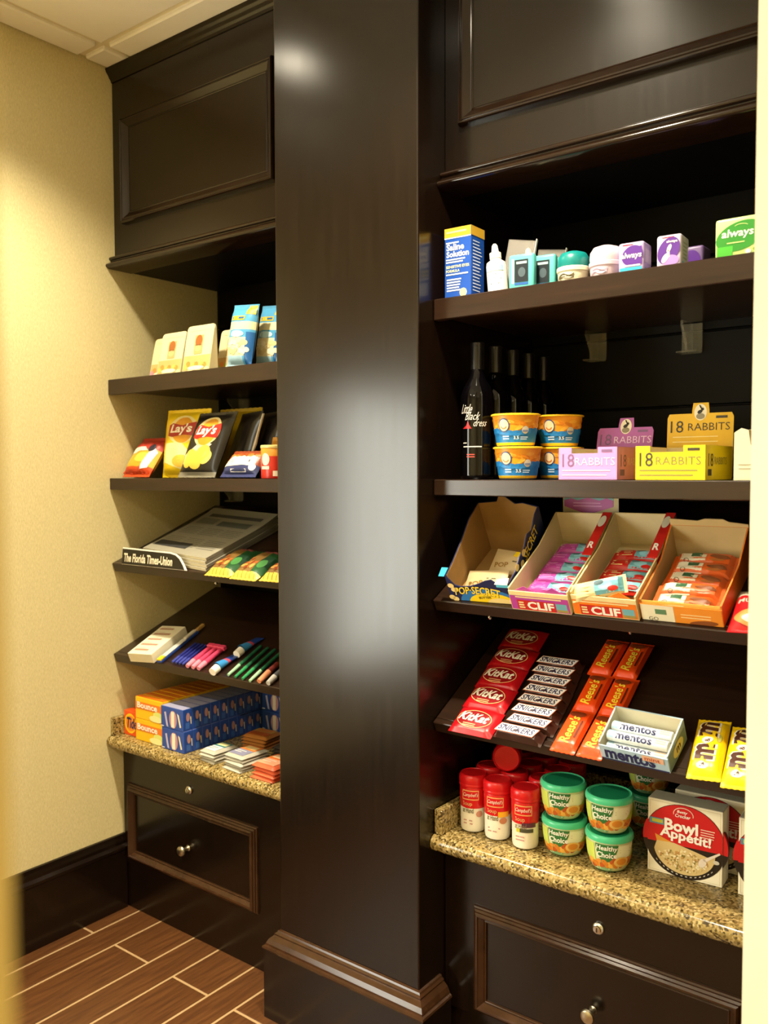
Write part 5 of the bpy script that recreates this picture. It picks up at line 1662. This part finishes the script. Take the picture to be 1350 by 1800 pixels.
for k in range(4):
    stick('green_toothbrush', 'green toothbrush, %s of four' % ['leftmost', 'second from left', 'third from left', 'rightmost'][k], 'toothbrush', .506 + .030 * k, .004 - .002 * k, .10, .150, .0052, M('#1f5a3a', .35), GRL if k in (0, 3) else GRN, 'green toothbrushes', capl=.05)
stick('orange_marker', 'orange-brown stick beside the green toothbrushes', 'marker', .630, .000, .10, .085, .0085, M('#6a2a24', .35), M('#d58a62', .35), 'orange sticks', capl=.045)
stick('grey_marker', 'grey stick at the pillar end of the toiletries shelf', 'marker', .664, .000, .10, .085, .0085, M('#4a4a4c', .35), M('#b9b6b0', .35), 'grey sticks', capl=.03)

# ---------------------------------------------------------------- left counter
TOR = M('#e8551a', .35); TYE = M('#f4c51c', .35)
zc = ZC + .0007
o = carton('detergent_box', 'orange-red detergent carton with yellow ring, nearest the beige wall', 'box', .0720, .150, .076, TOR, (.0440, .065, zc))
mb = MB(); F = fmap(.150)
mb.decal(ell(-.004, .038, .029, .031), TYE, lambda u, v, q: (min(u, .036), -.075 - q, v), .0006); mb.decal(ell(-.002, .038, .023, .024), M('#ee8a2a', .4), lambda u, v, q: (min(u, .036), -.075 - q, v), .001)
mb.decal(txt('Tide', .004, .040, .052, .034, shear=.15, bold=.03), NAVY, F, .0016)
mb.build('printed_label', o)

BYE = M('#f3bd14', .35); BORG = M('#ea7a1c', .35)
def bounce(i, label, loc):
    if i:
        return dup(bounce.first, label, loc)
    o = carton('dryer_sheet_box', label, 'box', .128, .0292, .0660, BYE, loc, group='yellow dryer sheet boxes')
    mb = MB(); F = fmap(.0292)
    mb.decal(rect(-.063, .063, .030, .052), BORG, F); mb.decal(ell(.044, .022, .022, .011), M('#d4dc7a', .4), lambda u, v, q: (min(u, .063), -.0146 - q, v), .001)
    mb.decal(ell(.034, .010, .030, .010), M('#e9e2a0', .4), lambda u, v, q: (min(u, .063), -.0146 - q, max(.001, v)), .0014)
    mb.decal(txt('Bounce', -.006, .043, .096, .019, bold=.03), WGLOSS, F, .0018)
    mb.decal(rect(-.0635, .0635, -.0135, .010), BORG, tmap(.0660))
    mb.build('printed_label', o)
    bounce.first = o
    return o
n = 0
for r_ in range(2):
    for k in range(9):
        bounce(n, 'yellow dryer sheet box in the %s row, %s' % (['lower', 'upper'][r_], nth(k)), (.1455, -.0065 + .0298 * k, zc + .0668 * r_))
        n += 1

DBL = M('#24489c', .35)
def soapbox(i, label, loc, rz=0.0):
    if i:
        return dup(soapbox.first, label, loc, rz)
    w, d, h = .100, .0335, .0630
    o = carton('detergent_packet_box', label, 'box', w, d, h, DBL, loc, group='small blue detergent boxes')
    mb = MB(); F, S = fmap(d), rmap(w)
    LV = M('#b9b4d4', .4); RS = M('#b98a94', .4); CR = M('#e6d9b4', .4)
    mb.decal(rect(-.048, .048, -.0155, .0155), M('#a9a9c9', .4), tmap(h))
    mb.decal(poly([(-.034, .046), (-.026, .048), (-.016, .004), (-.024, .006)]), LV, F)
    mb.decal(ell(.006, .029, .017, .026), RS, F); mb.decal(rect(-.002, .012, .006, .052), M('#ece2d4', .4), F, .001)
    mb.decal(poly([(.024, .050), (.032, .046), (.042, .012), (.036, .010)]), CR, F)
    mb.decal(rect(-.048, -.036, .003, .006), M('#cfd6ea', .4), F, .001)
    mb.decal(ell(.001, .040, .0065, .013), M('#b98a86', .4), S); mb.decal(poly([(.009, .040), (.013, .040), (.014, .018), (.011, .018)]), CR, S)
    mb.decal(rect(-.008, .006, .006, .024), M('#3a66b8', .4), S)
    mb.build('printed_label', o)
    soapbox.first = o
    return o
n = 0
for r_ in range(2):
    for k in range(11):
        soapbox(n, 'small blue detergent box in the %s row beside the yellow boxes, %s' % (['lower', 'upper'][r_], nth(k)), (.2605 + (.003 if r_ == 0 else 0), -.010 + .0345 * k, zc + .0637 * r_))
        n += 1
for c_ in range(4):
    for r_ in range(2):
        for k in range(2):
            soapbox(n, 'small blue detergent box at the back wall, %s column, %s, %s' % (['first', 'second', 'third', 'last'][c_], ['bottom', 'top'][r_], ['nearer', 'rearmost'][k]), (.3665 + .1015 * c_, .300 + .0345 * k, zc + .0637 * r_))
            n += 1

def packet_stack(cx, cy, n, w, l, t, cols, where, rz, edge, prints):
    for k in range(n):
        rr3 = random.Random(int(cx * 1000) + k)
        pos = 'topmost' if k == n - 1 else ('bottom one' if k == 0 else 'number %s from the bottom' % ['', 'two', 'three', 'four', 'five'][k])
        o = thing('medicine_packet', 'small flat medicine packet in the %s stack, %s' % (where, pos), 'packet', (cx + rr3.uniform(-.003, .003), cy + rr3.uniform(-.003, .003), zc + k * (t + .0016)), rz + rr3.uniform(-.06, .06), group='medicine packets on the left counter')
        mb = MB(); mp = pillow(mb, w, l, t, LIE, edge, 16, 16, 10, 10, cu=.003, cv=.003, wr=.0, seed=k, flat=True); mb.build('packet', o, smooth=True)
        mb = MB(); prints(mb, mp, w, l, cols); mb.build('printed_label', o, recalc=False)

def pk1(mb, mp, w, l, c):
    e = .010
    mb.decal(fine(rect(-w / 2 + e, w / 2 - e, e, l * .50), .012), c[0], mp, .0009); mb.decal(fine(rect(-w / 2 + e, w / 2 - e, l * .50, l - e), .012), c[1], mp, .0009)
    mb.decal(fine(rect(-w * .28, w * .30, l * .58, l * .80), .012), c[2], mp, .0014); mb.decal(lines(-w * .3, l * .40, w * .5, 2, .010, .004, 1), c[3], mp, .0014)
SLV = M('#b9b4a4', .35)
packet_stack(.420, -.034, 4, .064, .090, .0070, (M('#dfe3e0', .4), M('#2f7f86', .4), M('#e2dca0', .4), M('#9aa6ae', .4)), 'white and teal', -.06, SLV, pk1)
packet_stack(.524, -.036, 5, .078, .100, .0072, (M('#8a8aa4', .4), M('#dd7a2c', .4), M('#eac98a', .4), M('#ece6dc', .4)), 'orange and lavender', -.06, SLV, pk1)
packet_stack(.645, -.040, 4, .084, .100, .0090, (M('#e2a07c', .4), M('#dc6a1c', .4), M('#efc79a', .4), M('#e8d4c0', .4)), 'salmon and orange', -.02, M('#d4603c', .35), pk1)
packet_stack(.432, .130, 4, .092, .080, .0080, (M('#b0541c', .4), M('#a8843a', .4), M('#b96a24', .4), M('#8a4a1c', .4)), 'brown and gold', .10, M('#a86a2c', .4), pk1)
packet_stack(.560, .125, 3, .090, .080, .0080, (M('#3a3430', .4), M('#2a2624', .4), M('#5a524c', .4), M('#9a9484', .4)), 'dark', .0, M('#3a332c', .4), pk1)
